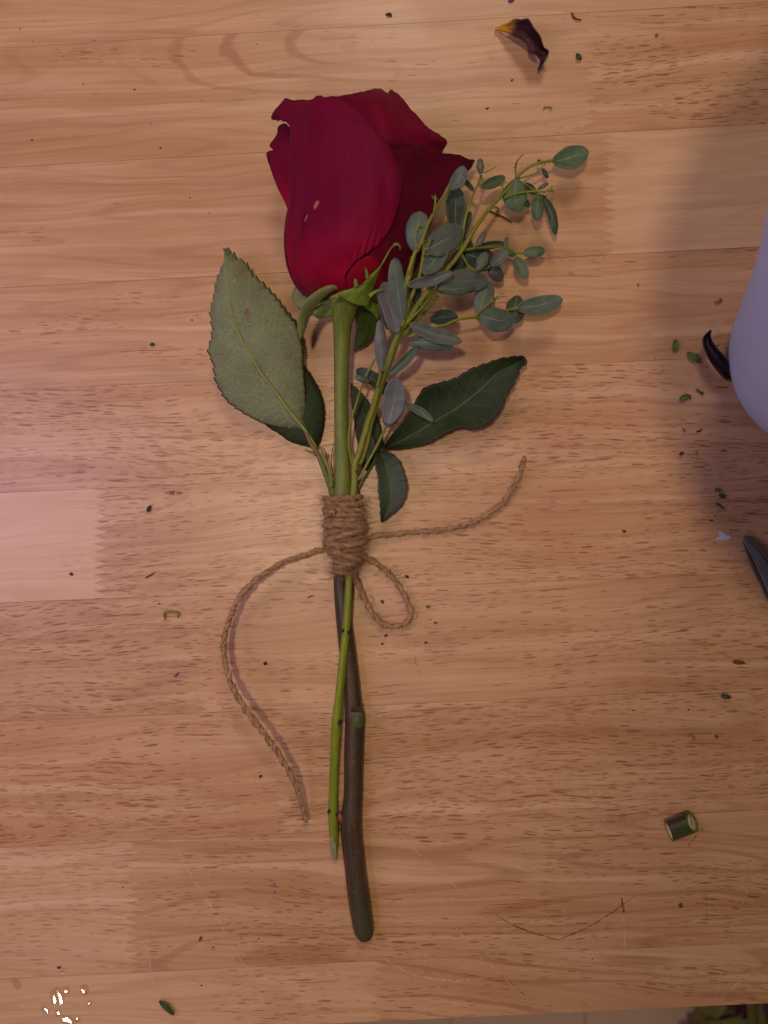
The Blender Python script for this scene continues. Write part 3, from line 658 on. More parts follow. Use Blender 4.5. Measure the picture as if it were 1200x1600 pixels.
# ------------------------------------------------------------------ eucalyptus
euc = empty('eucalyptus_sprig', W(600, 600, 0), 'sprig of small grey green oval leaves on yellow stalks beside the red rose', 'eucalyptus')
def eu_mat(name, a, b, rough=.5):
    N = NT(name); u, v, _ = N.sep(N.uv()); c = N.obj()
    rnd = N.n('ShaderNodeObjectInfo').outputs['Random']
    nz = N.noise(c, 260, 4, .6); nf = N.noise(c, 1900, 3); vv = N.noise(N.vec(N.math('MULTIPLY', u, 9.0), N.math('MULTIPLY', v, 3.0), rnd), 1.0, 4)
    col = N.mix(N.ramp(nz, .3, .7), a, b)
    col = N.mix(N.ramp(rnd, .6, 1.0, 0.0, .6), col, srgb(108, 102, 106)); col = N.mix(N.ramp(rnd, .4, .0, 0.0, .5), col, srgb(70, 88, 62))
    col = N.mix(N.math('MULTIPLY', N.ramp(vv, .5, .75), .35), col, tuple(q * .7 for q in a))
    col = N.mix(N.math('MULTIPLY', N.ramp(nf, .62, .8), .35), col, srgb(150, 146, 138))
    vo = N.n('ShaderNodeTexVoronoi'); N.set(vo, 'Vector', c); N.set(vo, 'Scale', 480.0); rc, gc, bc = N.sep(vo.outputs['Color'])
    col = N.mix(N.math('MULTIPLY', N.math('MULTIPLY', N.ramp(vo.outputs['Distance'], .2, .08), N.math('GREATER_THAN', rc, .8)), .6), col, srgb(52, 50, 48))
    ab = N.math('ABSOLUTE', N.math('SUBTRACT', u, .5))
    mr = N.math('MULTIPLY', N.ramp(ab, .035, .008), N.ramp(v, .98, .3, .0, .8)); col = N.mix(mr, col, srgb(150, 154, 108))
    e = N.math('MULTIPLY', N.ramp(ab, .455, .5), .45); col = N.mix(e, col, srgb(120, 124, 84))
    N.p(Base_Color=col, Roughness=rough, Specular_IOR_Level=.3, Sheen_Weight=.08); N.bump(N.math('ADD', nf, N.math('ADD', vv, mr)), .35, .0002); return N.m
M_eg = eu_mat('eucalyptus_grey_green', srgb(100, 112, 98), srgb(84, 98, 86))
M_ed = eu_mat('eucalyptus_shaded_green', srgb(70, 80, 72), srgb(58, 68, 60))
M_ep = eu_mat('eucalyptus_lilac_bloom', srgb(116, 116, 114), srgb(96, 102, 98))
M_ev = eu_mat('eucalyptus_olive_green', srgb(92, 112, 74), srgb(78, 100, 66))
def zeu(x, y):
    z = lerp(10, 29, sstep(760, 480, y))
    over = sstep(700, 660, x) * sstep(500, 440, y); z = lerp(z, max(z, 37 if y < 440 else 34), over)
    return lerp(z, 14, sstep(690, 830, x))
def eleaf(b, t, w, dz=0, mat=None, bend=0, cup=1.0, twist=0, shape=0, tilt=0, taper=1.0):
    mat = mat or M_eg
    b = Vector(b); t = Vector(t); d = t - b; L = d.length; n = Vector((-d.y, d.x)).normalized(); nv = 22; nu = 10
    sd_ = b.x * .7 + b.y; vs = []; uvs = []
    zb = zeu(b.x, b.y) + dz; zt = zeu(t.x, t.y) + dz + tilt
    for j in range(nv + 1):
        v = j / nv; m = b + d * v + n * (bend * math.sin(v * math.pi))
        q_ = abs(2 * v ** .95 - 1)
        if shape == 0: prof = max(0.0, 1 - q_ ** 2.15) ** .52 if v > .5 else max(0.0, 1 - q_ ** 1.7) ** .62
        elif shape == 1: prof = math.sin(math.pi * v ** .8) ** .85
        else: prof = max(0.0, 1 - abs(2 * v ** 1.15 - 1) ** 2.3) ** .55
        prof *= 1 + .10 * n1(v * 3.1, sd_)
        tw = twist * (v - .3)
        for i in range(nu + 1):
            s = (i / nu - .5) * 2
            hw = w * .5 * prof * (1 + .05 * n1(v * 5, sd_ + 5 * (s > 0), 2) * abs(s))
            p = m + n * (s * hw * math.cos(tw * .8))
            z = lerp(zb, zt, v) + hw * .24 * s * math.sin(tw) + cup * (s * s - .3) * prof * .9 + 1.1 * math.sin(v * math.pi) * (1 if cup < 0 else -.5) + .35 * n1(p.x * .08, p.y * .08, sd_)
            vs.append(W(p.x, p.y, max(z, 1.0) * .001)); uvs.append((i / nu, v))
    wd = nu + 1; fs = [[j * wd + i, j * wd + i + 1, (j + 1) * wd + i + 1, (j + 1) * wd + i] for j in range(nv) for i in range(nu)]
    q = fs[len(fs) // 2]
    if (vs[q[1]] - vs[q[0]]).cross(vs[q[2]] - vs[q[0]]).z < 0: fs = [f[::-1] for f in fs]
    return solid(mesh('leaf', vs, fs, mat, euc, uvs), .00035)
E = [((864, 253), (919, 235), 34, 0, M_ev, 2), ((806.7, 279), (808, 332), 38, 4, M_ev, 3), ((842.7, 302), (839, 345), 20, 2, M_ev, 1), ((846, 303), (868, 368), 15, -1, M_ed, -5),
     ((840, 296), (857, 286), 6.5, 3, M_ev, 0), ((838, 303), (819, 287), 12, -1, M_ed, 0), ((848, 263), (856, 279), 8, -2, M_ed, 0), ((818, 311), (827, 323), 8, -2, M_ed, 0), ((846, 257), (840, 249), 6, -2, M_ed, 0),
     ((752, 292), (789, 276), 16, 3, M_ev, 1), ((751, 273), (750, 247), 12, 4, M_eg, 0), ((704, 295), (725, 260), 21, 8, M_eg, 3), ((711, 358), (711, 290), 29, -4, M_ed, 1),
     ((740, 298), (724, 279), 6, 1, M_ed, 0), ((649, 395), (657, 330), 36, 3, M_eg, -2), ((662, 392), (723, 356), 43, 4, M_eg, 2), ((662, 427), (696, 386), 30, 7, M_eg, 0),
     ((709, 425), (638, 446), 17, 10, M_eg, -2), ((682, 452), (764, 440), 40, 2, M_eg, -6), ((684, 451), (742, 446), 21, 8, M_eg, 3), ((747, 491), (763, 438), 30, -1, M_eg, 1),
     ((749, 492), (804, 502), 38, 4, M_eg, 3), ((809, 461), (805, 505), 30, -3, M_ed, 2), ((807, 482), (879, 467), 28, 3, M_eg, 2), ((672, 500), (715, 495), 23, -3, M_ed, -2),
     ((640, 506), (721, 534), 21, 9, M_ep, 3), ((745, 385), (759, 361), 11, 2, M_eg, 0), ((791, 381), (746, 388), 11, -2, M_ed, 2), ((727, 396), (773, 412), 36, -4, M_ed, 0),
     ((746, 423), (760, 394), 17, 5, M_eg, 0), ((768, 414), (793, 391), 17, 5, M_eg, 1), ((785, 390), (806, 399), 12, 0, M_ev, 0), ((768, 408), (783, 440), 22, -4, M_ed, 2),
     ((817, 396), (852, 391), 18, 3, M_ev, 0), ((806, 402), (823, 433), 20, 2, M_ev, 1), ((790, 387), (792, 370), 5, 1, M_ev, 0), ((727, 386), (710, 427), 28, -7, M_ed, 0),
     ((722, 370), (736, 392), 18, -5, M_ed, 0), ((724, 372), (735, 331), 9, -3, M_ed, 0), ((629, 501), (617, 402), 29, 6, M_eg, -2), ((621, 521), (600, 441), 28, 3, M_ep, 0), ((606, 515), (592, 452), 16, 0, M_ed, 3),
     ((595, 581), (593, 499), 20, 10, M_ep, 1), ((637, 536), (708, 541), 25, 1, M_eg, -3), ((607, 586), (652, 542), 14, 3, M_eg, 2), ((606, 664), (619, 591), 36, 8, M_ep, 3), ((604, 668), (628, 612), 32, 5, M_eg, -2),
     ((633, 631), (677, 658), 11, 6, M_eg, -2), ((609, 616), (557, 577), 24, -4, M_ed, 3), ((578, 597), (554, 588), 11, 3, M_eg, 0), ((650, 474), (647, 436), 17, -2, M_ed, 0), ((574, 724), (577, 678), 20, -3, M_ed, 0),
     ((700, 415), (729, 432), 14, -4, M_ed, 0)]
for k, (b, t, w, dz, m, bend) in enumerate(E):
    rr = random.Random(k); eleaf(b, t, w, dz, m, bend, cup=rr.choice([-1, -.6, .8, 1.1]), twist=rr.uniform(-.7, .7), shape=rr.choice([0, 0, 2]) if w > 15 else 0, tilt=rr.uniform(-1.5, 1.5))
def est(pts, r0, r1, dz=0, name='twig', mat=None, wig=.15):
    P_ = [(x, y, zeu(x, y) + dz) for x, y in pts]; n = len(P_)
    return tube(name, P_, [lerp(r0, r1, i / (n - 1)) for i in range(n)], mat or M_estem, euc, 10, rough=wig)
est([(550, 790), (552.5, 769), (554, 745), (555, 724), (560, 712), (568, 685), (575, 659), (582, 640), (590, 612), (607, 566), (617, 535), (628, 508)], 5.2, 4.2, 1, 'stem')
est([(556, 735), (566, 716), (573, 695), (579, 665), (586, 640), (600, 592), (615, 552), (632, 508)], 3.8, 3.4, 0, 'stem')
est([(550.5, 726), (545, 696), (546.5, 668), (553, 643), (565, 605), (575, 581), (586, 561)], 2.0, 1.7, 0)
est([(560, 750), (567, 738), (575, 722), (590, 694), (606, 661)], 2.0, 2.0, 3)
est([(628, 510), (640, 472), (650, 446), (657, 425), (661, 400), (662, 386), (661.5, 377)], 3.2, 1.6, 4)
est([(630, 512), (650, 480), (677, 444), (700, 419), (722, 390), (737, 365), (757, 336), (780, 309), (792, 297), (806, 280)], 3.8, 2.4, 3)
est([(632, 524), (648, 496), (665, 472), (680, 456), (693, 451)], 3.2, 2.6, 0, mat=M_egreen)
est([(638, 520), (655, 500), (675, 476), (684, 462)], 2.4, 2.0, -4, mat=M_egreen)
est([(806, 280), (815, 270), (825, 262), (838, 256), (849, 253), (864, 251)], 2.0, 2.2, 2, mat=M_egreen)
est([(806, 278), (805.5, 262), (809, 250), (817, 242)], 1.4, 1.0, 3)
est([(810, 279), (825, 275), (838, 270), (848, 262)], 1.4, 1.2, 1)
est([(788, 309), (803, 304), (820, 300), (838, 299), (852, 300)], 1.4, 1.8, 6, mat=M_egreen)
est([(806, 282), (818, 286), (830, 294), (842, 301)], 1.4, 1.3, 1)
est([(852, 300), (858, 296)], 1.0, .6, 6)
est([(718, 396), (722, 372), (726.7, 343), (733, 320), (741, 300), (747, 288), (752, 274)], 2.4, 1.5, 2)
est([(748, 286), (751, 292), (754, 293)], 1.3, 1.2, 3)
est([(756, 270), (765, 266), (775, 261)], .9, .6, 3)
est([(787, 297), (785, 288), (789, 283), (792, 287)], 1.0, .8, 5)
est([(635, 440), (641, 418), (648, 396), (655, 386), (670, 347), (680, 330), (689, 312), (705, 292)], 3.2, 1.6, 6)
est([(678, 332), (680, 318), (680, 305)], 1.5, 1.3, 7)
est([(654, 388), (648, 370), (655, 352), (660, 352)], 1.2, .8, 8)
est([(632, 455), (638, 436), (646, 402)], 3.4, 3.8, 4)
est([(722, 392), (730, 390), (745, 388), (762, 386), (782, 386), (797, 390), (806, 395), (818, 396)], 1.9, 1.4, 1.5, mat=M_egreen)
est([(806, 395), (806.5, 403)], 1.2, 1, 1.5)
est([(720, 395), (735, 420), (749, 424), (760, 419), (769, 413)], 1.6, 1.3, 2, mat=M_egreen)
est([(638, 527), (652, 521), (665, 517), (682, 511), (697, 507), (713, 500), (730, 497), (748, 496), (762, 499)], 1.7, 2.0, 3, mat=M_egreen)
est([(744, 492), (757, 480), (772, 468)], 1.6, 1.5, 5); est([(770, 470), (768, 465), (775, 467)], 1.4, 1.0, 5)
est([(790, 485), (800, 483), (811, 481)], 1.8, 2.2, 4, mat=M_egreen)
est([(635, 506), (646, 494), (660, 480)], 2.0, 1.2, 5); est([(634, 500), (640, 480), (640, 468)], 1.3, .8, 4)
est([(595, 580), (593, 592), (589, 605)], 2.4, 2.4, 3)
est([(558, 592), (575, 600), (590, 614)], 1.2, 1.2, 0); est([(606, 610), (614, 598), (617, 592)], 1.0, 1.2, 3)
est([(664, 390), (670, 382), (674, 374)], 1.2, .9, 9); est([(661, 396), (668, 398), (676, 395)], 1.1, .7, 8)
for (x, y) in ((556, 737), (561, 727), (589, 598), (593, 594), (640, 500), (637, 508), (722, 391)):
    tube('bud_scar', [(x, y, zeu(x, y) + 1.6), (x + 1.5, y - 1, zeu(x, y) + 2.6)], [2.2, 1.0], simple('tiny_brown_scar', srgb(90, 60, 36), .7), euc, 6, 5)
# small curled shoots at twig ends
rs = random.Random(5)
for (x, y) in ((661, 382), (672, 376), (680, 310), (806, 256), (857, 299), (852, 253), (660, 480), (640, 468), (775, 466), (785, 287), (654, 352), (697, 398), (745, 384), (860, 296)):
    for q in range(3):
        a = rs.uniform(0, 6.28); d = rs.uniform(4, 8)
        est([(x, y), (x + d * .6 * math.cos(a), y + d * .6 * math.sin(a)), (x + d * math.cos(a + .5), y + d * math.sin(a + .5))], 1.1, .5, 4 + q)
# long green stem below the tie
tube('stem', [(547, 780, 9.5), (546, 850, 9), (545, 903, 8.6), (543, 950, 8.4), (540, 990, 8.2), (535, 1040, 7.6), (530, 1090, 6.8), (526.5, 1125, 6), (523, 1180, 5), (520.5, 1244, 4), (520.5, 1275, 3.6), (521.5, 1300, 3.2), (523, 1322, 2.6), (525.5, 1344, 1.6)],
     [5.2, 5.2, 5.4, 5.8, 6.2, 6.4, 6.8, 7.8, 7.2, 7.0, 7.4, 7.0, 5.0, 1.4], M_egreen, euc, 16, 150, rough=.05)
g = coons([(516.5, 1312), (516.5, 1328), (520, 1340), (524.5, 1345)], [(521, 1308), (524.5, 1320), (526, 1334), (526, 1345)], [(516.5, 1312), (518, 1309), (521, 1308)], [(524.5, 1345), (525.5, 1345.5), (526, 1345)], 14, 8)
grid_mesh('cut_face', g, lambda x, y, u, v: 5.0 - 2.6 * v + .0 * u, simple('pale_cut', srgb(150, 146, 108), .7, var=.5), euc, .0006)
for (x, y, z, r) in ((531, 1129, 8, 3.6), (545, 988, 10, 2.2), (536, 985, 9, 2.0), (513.5, 1268, 5, 2.2), (527, 1272, 4.5, 3)):
    tube('bud_scar', [(x - 1, y + 3, z), (x, y, z + .8), (x + 1, y - 3, z)], [r * .5, r, r * .5], simple('dark_node', srgb(46, 36, 26), .7), euc, 8, 8)

# ------------------------------------------------------------------ twine
def twine_mat():
    N = NT('jute_fibre'); c = N.obj(); u, v, _ = N.sep(N.uv())
    nz = N.noise(c, 700, 3); rn = N.noise(N.vec(N.math('MULTIPLY', u, 37.0), N.math('MULTIPLY', v, 5.0), 0), 1.0, 2)
    col = N.mix(N.ramp(rn, .3, .7), srgb(150, 112, 78), srgb(200, 162, 122)); col = N.mix(N.math('MULTIPLY', N.ramp(nz, .5, .75), .5), col, srgb(132, 98, 68))
    N.p(Base_Color=col, Roughness=.85, Specular_IOR_Level=.15); N.bump(N.noise(c, 5000, 2), .5, .0002); return N.m
M_tw = twine_mat()
twine = empty('jute_twine', W(540, 840, 0), 'brown jute twine wound round the stems with a loop and two loose ends', 'twine')
rt = random.Random(11)
FUZZ = []
def strand(name, pts, rad_px, pitch=.0095, nf=9, plies=2, fuzz=1.0, widen=None, raw=None):
    C = raw if raw else [W(*p[:2], p[2] * .001) for p in resample(pts, int(plen(pts)[-1] / 2.0))]
    n = len(C) - 1; vs = []; fs = []; uvs = []; s = 0.0
    fr = []; nn = Vector((0, 0, 1))
    for i in range(n + 1):
        t = (C[min(i + 1, n)] - C[max(i - 1, 0)]).normalized(); nn = (nn - t * nn.dot(t)).normalized(); fr.append((nn.copy(), t.cross(nn)))
    for pl in range(plies):
        for f in range(nf):
            fa = rt.uniform(0, 6.28); fr_ = math.sqrt(rt.uniform(.15, 1)) * .38; ph = rt.uniform(0, 6); s = 0.0; base = len(vs); thk = rt.uniform(.10, .17)
            i0 = 0 if rt.random() < .7 else int(n * rt.uniform(0, .02)); i1 = n - int(n * rt.uniform(0, .012))
            for i in range(n + 1):
                if i: s += (C[i] - C[i - 1]).length
                R = rad_px * S * (widen(i / n) if widen else 1)
                a = 2 * math.pi * s / pitch + pl * 2 * math.pi / plies; b = fa + 2 * math.pi * s / (pitch * 1.15) + .6 * math.sin(s * 900 + ph)
                rr = fr_ * (1 + .25 * math.sin(s * 400 + ph * 3))
                o = Vector((math.cos(a) * .28 + math.cos(b) * rr * 1.4, math.sin(a) * .28 + math.sin(b) * rr * 1.4)) * R
                p = C[min(max(i, i0), i1)] + fr[i][0] * o.x + fr[i][1] * o.y
                for k in range(5):
                    q = 2 * math.pi * k / 5; vs.append(p + (fr[i][0] * math.cos(q) + fr[i][1] * math.sin(q)) * R * thk); uvs.append((fa / 6.28, s * 100))
            for i in range(n):
                for k in range(5): k2 = (k + 1) % 5; fs.append([base + i * 5 + k, base + i * 5 + k2, base + (i + 1) * 5 + k2, base + (i + 1) * 5 + k])
    base = len(vs); s = 0.0; Rc = rad_px * S * .56
    for i in range(n + 1):
        if i: s += (C[i] - C[i - 1]).length
        for k in range(10):
            q = 2 * math.pi * k / 10; g_ = 1 + .22 * math.cos(2 * (q - 2 * math.pi * s / pitch))
            vs.append(C[i] + (fr[i][0] * math.cos(q) + fr[i][1] * math.sin(q)) * Rc * g_); uvs.append((k / 10 + s * 60, s * 100))
    for i in range(n):
        for k in range(10): k2 = (k + 1) % 10; fs.append([base + i * 10 + k, base + i * 10 + k2, base + (i + 1) * 10 + k2, base + (i + 1) * 10 + k])
    fs += [[base + k for k in range(10)][::-1], [base + n * 10 + k for k in range(10)]]
    for v in vs: v.z = max(v.z, .0002)
    mesh(name, vs, fs, M_tw, twine, uvs)
    for i in range(1, n - 1):
        if rt.random() < .55 * fuzz:
            R = rad_px * S; t = (C[i + 1] - C[i]).normalized(); a = rt.uniform(0, 6.28)
            o = fr[i][0] * math.cos(a) + fr[i][1] * math.sin(a)
            FUZZ.append((C[i] + o * R * .7, (o * rt.uniform(.4, 1.2) + t * rt.uniform(-1.6, 1.6)).normalized(), rt.uniform(.0010, .0042)))
# coil
raw = []; turns = 15; N_ = 1500
def halfw(y): return (lerp(31, 33, sstep(770, 800, y)) if y < 835 else lerp(33, 16, sstep(842, 900, y)) if y > 842 else 33) - 4.5
def midx(y): return lerp(535.5, 538.5, sstep(780, 840, y)) if y < 870 else lerp(540, 535.5, sstep(870, 903, y))
for i in range(N_ + 1):
    th = turns * 2 * math.pi * i / N_; k = i / N_; y = lerp(777, 900, k) + 2.6 * n1(k * 14, 3) + 2.2 * n1(k * 40, math.cos(th) * .7, 2)
    w = halfw(y) + 4.5 * n1(k * 34, 8); tiltk = 4 * math.sin(k * 9)
    x = midx(y) + math.cos(th) * w; z = 7.6 + math.sin(th) * (5.2 if y < 870 else lerp(5.2, 4.2, sstep(870, 900, y)))
    raw.append(W(x, y + tiltk * math.cos(th), max(z, 1.3) * .001))
strand('coil', None, 5.9, nf=9, raw=raw, fuzz=.8)
raw = []; turns = 5; N_ = 480
for i in range(N_ + 1):
    th = turns * 2 * math.pi * i / N_ + 2; k = i / N_; y = lerp(806, 884, k) + 3 * n1(k * 9, 5)
    w = halfw(y) + 2.0 + 3 * n1(k * 22, 4); x = midx(y) + math.cos(th) * w; z = 8.6 + math.sin(th) * 6.4
    raw.append(W(x, y + (10 * math.sin(k * 9 + 1) + 3) * math.cos(th), max(z, 1.3) * .001))
strand('coil', None, 5.6, nf=9, raw=raw, fuzz=1.0)
strand('tail', [(520, 852, 9), (505, 858, 8), (480, 866, 9), (440, 880, 11), (400, 906, 13), (370, 940, 14), (353, 985, 14), (350, 1020, 14), (358, 1060, 14), (375, 1095, 15), (400, 1130, 16), (430, 1170, 15), (455, 1212, 12), (469, 1248, 8), (479, 1284, 5)], 5.8, nf=13, fuzz=1.1,
       widen=lambda t: 1 + .12 * math.exp(-((t - .68) / .14) ** 2))
strand('tail', [(562, 845, 8), (578, 840, 5), (600, 836, 3.2), (640, 832, 2.0), (690, 828, 1.8), (740, 815, 2), (780, 790, 2.4), (805, 755, 3.2), (815, 730, 5), (820, 714, 7)], 6.0, nf=13, fuzz=1.3)
strand('loop', [(555, 866, 9), (575, 874, 6), (595, 886, 4), (616, 906, 3), (634, 935, 3), (642, 958, 3.2), (634, 973, 3.4), (610, 979, 3.4), (589, 968, 3.2), (572, 942, 3.5), (561, 918, 4.5), (553, 898, 6), (548, 885, 8)], 5.8, nf=13, fuzz=1.3)
for q in range(800):
    y = rt.uniform(773, 903); th = rt.uniform(0, math.pi); w = halfw(y) + 5
    p = W(midx(y) + math.cos(th) * w, y, (8 + math.sin(th) * 7.5) * .001)
    FUZZ.append((p, Vector((math.cos(th) * rt.uniform(.1, 1.2) + rt.uniform(-1, 1), rt.uniform(-1, 1) * .9, math.sin(th) * .5)).normalized(), rt.uniform(.0015, .006)))
FUZZ += [(W(540, 886, .016), Vector((1, .25, -.1)).normalized(), .011), (W(560, 800, .013), Vector((1, .05, -.3)).normalized(), .008), (W(540, 905, .008), Vector((.5, -1, 0)).normalized(), .006)]
vs = []; fs = []
for p, d, L in FUZZ:
    a = rt.uniform(0, 6.28); cv = Vector((rt.uniform(-1, 1), rt.uniform(-1, 1), rt.uniform(-1, .4))) * .8; n = 6; r = rt.uniform(.00004, .00007); b = len(vs); q = p.copy(); dd = d.copy()
    for i in range(n + 1):
        e1 = dd.orthogonal().normalized(); e2 = dd.cross(e1); rr = r * (1 - .6 * i / n)
        for k in range(3): vs.append(q + (e1 * math.cos(k * 2.094) + e2 * math.sin(k * 2.094)) * rr)
        dd = (dd + cv * .28).normalized(); q = q + dd * (L / n)
        if q.z < .0002: q.z = .0002
    for i in range(n):
        for k in range(3): k2 = (k + 1) % 3; fs.append([b + i * 3 + k, b + i * 3 + k2, b + (i + 1) * 3 + k2, b + (i + 1) * 3 + k])
fz = mesh('fuzz', vs, fs, M_tw, twine, [(0.4, 0.0)] * len(vs)); fz['kind'] = 'stuff'

# ------------------------------------------------------------------ vase at the right edge
def vase_mat():
    N = NT('lilac_grey_enamel'); c = N.obj(); x, y, z = N.sep(c)
    nz = N.noise(c, 25, 3); st = N.noise(N.vec(N.math('MULTIPLY', x, 260.0), N.math('MULTIPLY', y, 260.0), N.math('MULTIPLY', z, 1500.0)), 1.0, 3)
    vo = N.n('ShaderNodeTexVoronoi'); N.set(vo, 'Vector', c); N.set(vo, 'Scale', 70.0)
    col = N.mix(nz, srgb(194, 218, 250), srgb(184, 208, 242))
    col = N.mix(N.math('MULTIPLY', N.ramp(vo.outputs['Distance'], .045, .03), .85), col, srgb(60, 44, 56))
    N.p(Base_Color=col, Roughness=.5, Specular_IOR_Level=.35); N.bump(N.math('ADD', N.math('MULTIPLY', st, .3), nz), .12, .0006); return N.m
M_vase = vase_mat()
vb = W(1277, 560, 0); vase = empty('flower_bucket', vb, 'smooth lilac grey bucket standing at the right edge of the table', 'bucket')
prof = [(0.0, .0), (.020, .0), (.028, .0004), (.0325, .002), (.0352, .0050), (.0368, .010), (.042, .030), (.0545, .075), (.072, .130), (.090, .190), (.108, .245), (.110, .250), (.1085, .2505), (.106, .245), (.070, .130), (.0525, .075), (.040, .030), (.033, .008), (.0, .006)]
prof = resample(prof, 90, False)
vs = []; fs = []; sd = 96
for r, z in prof:
    for k in range(sd): a = 2 * math.pi * k / sd; vs.append(vb + Vector((r * math.cos(a), r * math.sin(a), z)))
for i in range(len(prof) - 1):
    for k in range(sd): k2 = (k + 1) % sd; fs.append([i * sd + k, i * sd + k2, (i + 1) * sd + k2, (i + 1) * sd + k])
mesh('bucket_wall', vs, fs, M_vase, vase)
vs = []; fs = []
for k in range(97):
    a = 2 * math.pi * k / 96
    for q in range(8): b = 2 * math.pi * q / 8; vs.append(vb + Vector(((.1095 + .0018 * math.cos(b)) * math.cos(a), (.1095 + .0018 * math.cos(b)) * math.sin(a), .2505 + .0018 * math.sin(b))))
for k in range(96):
    for q in range(8): q2 = (q + 1) % 8; fs.append([k * 8 + q, k * 8 + q2, (k + 1) * 8 + q2, (k + 1) * 8 + q])
mesh('rim', vs, fs, M_vase, vase)

# ------------------------------------------------------------------ scissors, point in view
M_steel = simple('brushed_steel', srgb(132, 124, 122), .34, .5, bump=.1, var=.4, vscale=250, Metallic=.85)
M_steeld = simple('dark_steel', srgb(150, 144, 152), .42, .5, var=.4, vscale=200, Metallic=.8)
sc = empty('scissors', W(1230, 960, 0), 'closed steel scissors with only the pointed tip in view at right', 'scissors')
def prism(name, outline, z0, z1, mat, parent, inset=0):
    n = len(outline); vs = [W(x, y, z0 * .001) for x, y in outline] + [W(x, y, z1 * .001) for x, y in outline]
    fs = [list(range(n)), list(range(n, 2 * n))[::-1]] + [[k, n + k, n + (k + 1) % n, (k + 1) % n] for k in range(n)]
    o = mesh(name, vs, fs, mat, parent, smooth=False); bm = bmesh.new(); bm.from_mesh(o.data); bmesh.ops.recalc_face_normals(bm, faces=bm.faces); bm.to_mesh(o.data); bm.free()
    b = o.modifiers.new('edge', 'BEVEL'); b.width = .0002; b.segments = 2; b.limit_method = 'ANGLE'; return o
prism('blade', [(1161, 839), (1165, 838), (1172, 842), (1200, 880), (1240, 938), (1290, 1020), (1270, 1045), (1225, 975), (1199, 923), (1180, 880), (1163, 848)], .6, 2.2, M_steeld, sc)
prism('blade', [(1164, 836.5), (1170, 837), (1176, 841), (1203, 864), (1250, 912), (1310, 985), (1288, 1022), (1238, 940), (1203, 881), (1181, 853), (1168, 842)], 2.25, 3.6, M_steel, sc)
prism('bevel', [(1160, 842), (1163, 848), (1179, 882), (1198, 925), (1222, 975), (1218, 977), (1192, 925), (1172, 882), (1161, 850)], .3, 1.3, M_steel, sc)
tube('pivot', [(1285, 1005, 3), (1285, 1005, 5.2)], [14, 13], M_steel, sc, 20, 4)
for a in (0, 1):
    ring = [(1345 + a * 60 + 34 * math.cos(t * math.pi / 8) + (14 if a == 0 else -6), 1130 - a * 30 + 55 * math.sin(t * math.pi / 8), 5) for t in range(17)]
    tube('handle', [(1290 + a * 6, 1015 - a * 6, 4)] + [(1320 + a * 30, 1060 - a * 15, 5)] + ring, 8, simple('black_grip', (.02, .02, .022), .5), sc, 10, 90)

# ------------------------------------------------------------------ loose petals
def dry_mat(name, axis_yellow):
    N = NT(name); u, v, _ = N.sep(N.uv()); c = N.obj()
    st = N.noise(N.vec(N.math('MULTIPLY', u, 16.0), N.math('MULTIPLY', v, 3.0), 0), 1.0, 4)
    col = N.mix(N.ramp(st, .35, .7), srgb(52, 22, 34), srgb(88, 46, 54))
    yv = N.math('ADD', v, N.math('MULTIPLY', N.math('SUBTRACT', st, .5), .18))
    col = N.mix(N.ramp(yv, axis_yellow + .1, axis_yellow - .08), col, srgb(214, 152, 40))
    N.p(Base_Color=col, Roughness=.5, Specular_IOR_Level=.3); N.bump(st, .7, .0008); return N.m
g = blade([(774, 46), (792, 36), (803, 29.5), (815, 30), (826, 29), (834, 42), (845, 57), (850, 73), (858, 82), (842, 109)], [(774, 46), (790, 49), (805, 57), (816, 62), (824, 69), (828, 82), (836, 84), (843, 91), (845, 98), (841, 109)],
          [(774, 46), (795, 43), (815, 47), (830, 62), (840, 80), (850, 90), (841, 109)], 60, 16)
o = grid_mesh('fallen_petal', g, lambda x, y, u, v: 2.0 + 7 * math.sin(v * 2.8) + 3.0 * math.cos(u * 7 + v * 2) * math.sin(v * 3) - 3 * abs(u - .5) + 1.0 * n1(x * .1, y * .1), dry_mat('withered_purple_petal', .2), None, .0004)
tag(o, 'withered dark purple petal with yellow base above the rose', 'petal')
g = blade([(1145, 597), (1134, 592), (1120, 577), (1110, 563), (1104, 551), (1099, 535), (1101, 526), (1107, 520), (1111, 516)], [(1145, 597), (1145, 590), (1138, 567), (1130, 556), (1122, 547), (1113, 535), (1110, 528), (1109, 522), (1111, 516)],
          [(1145, 597), (1136, 578), (1118, 560), (1106, 540), (1105, 525), (1111, 516)], 50, 12)
N = NT('black_purple_petal'); u, v, _ = N.sep(N.uv())
st = N.noise(N.vec(N.math('MULTIPLY', u, 14.0), N.math('MULTIPLY', v, 2.5), 0), 1.0, 3)
col = N.mix(N.ramp(v, .03, .12), srgb(200, 160, 30), srgb(66, 48, 38)); col = N.mix(N.ramp(v, .15, .5), col, N.mix(st, srgb(26, 16, 24), srgb(44, 28, 36)))
N.p(Base_Color=col, Roughness=.45); N.bump(st, .5, .0005)
o = grid_mesh('fallen_petal', g, lambda x, y, u, v: 3.5 + 3 * math.sin(v * 3) + 3.0 * (abs(u - .5) * 2) ** 2, N.m, None, .0004)
tag(o, 'narrow black petal with curled tip touching the lilac bucket', 'petal')

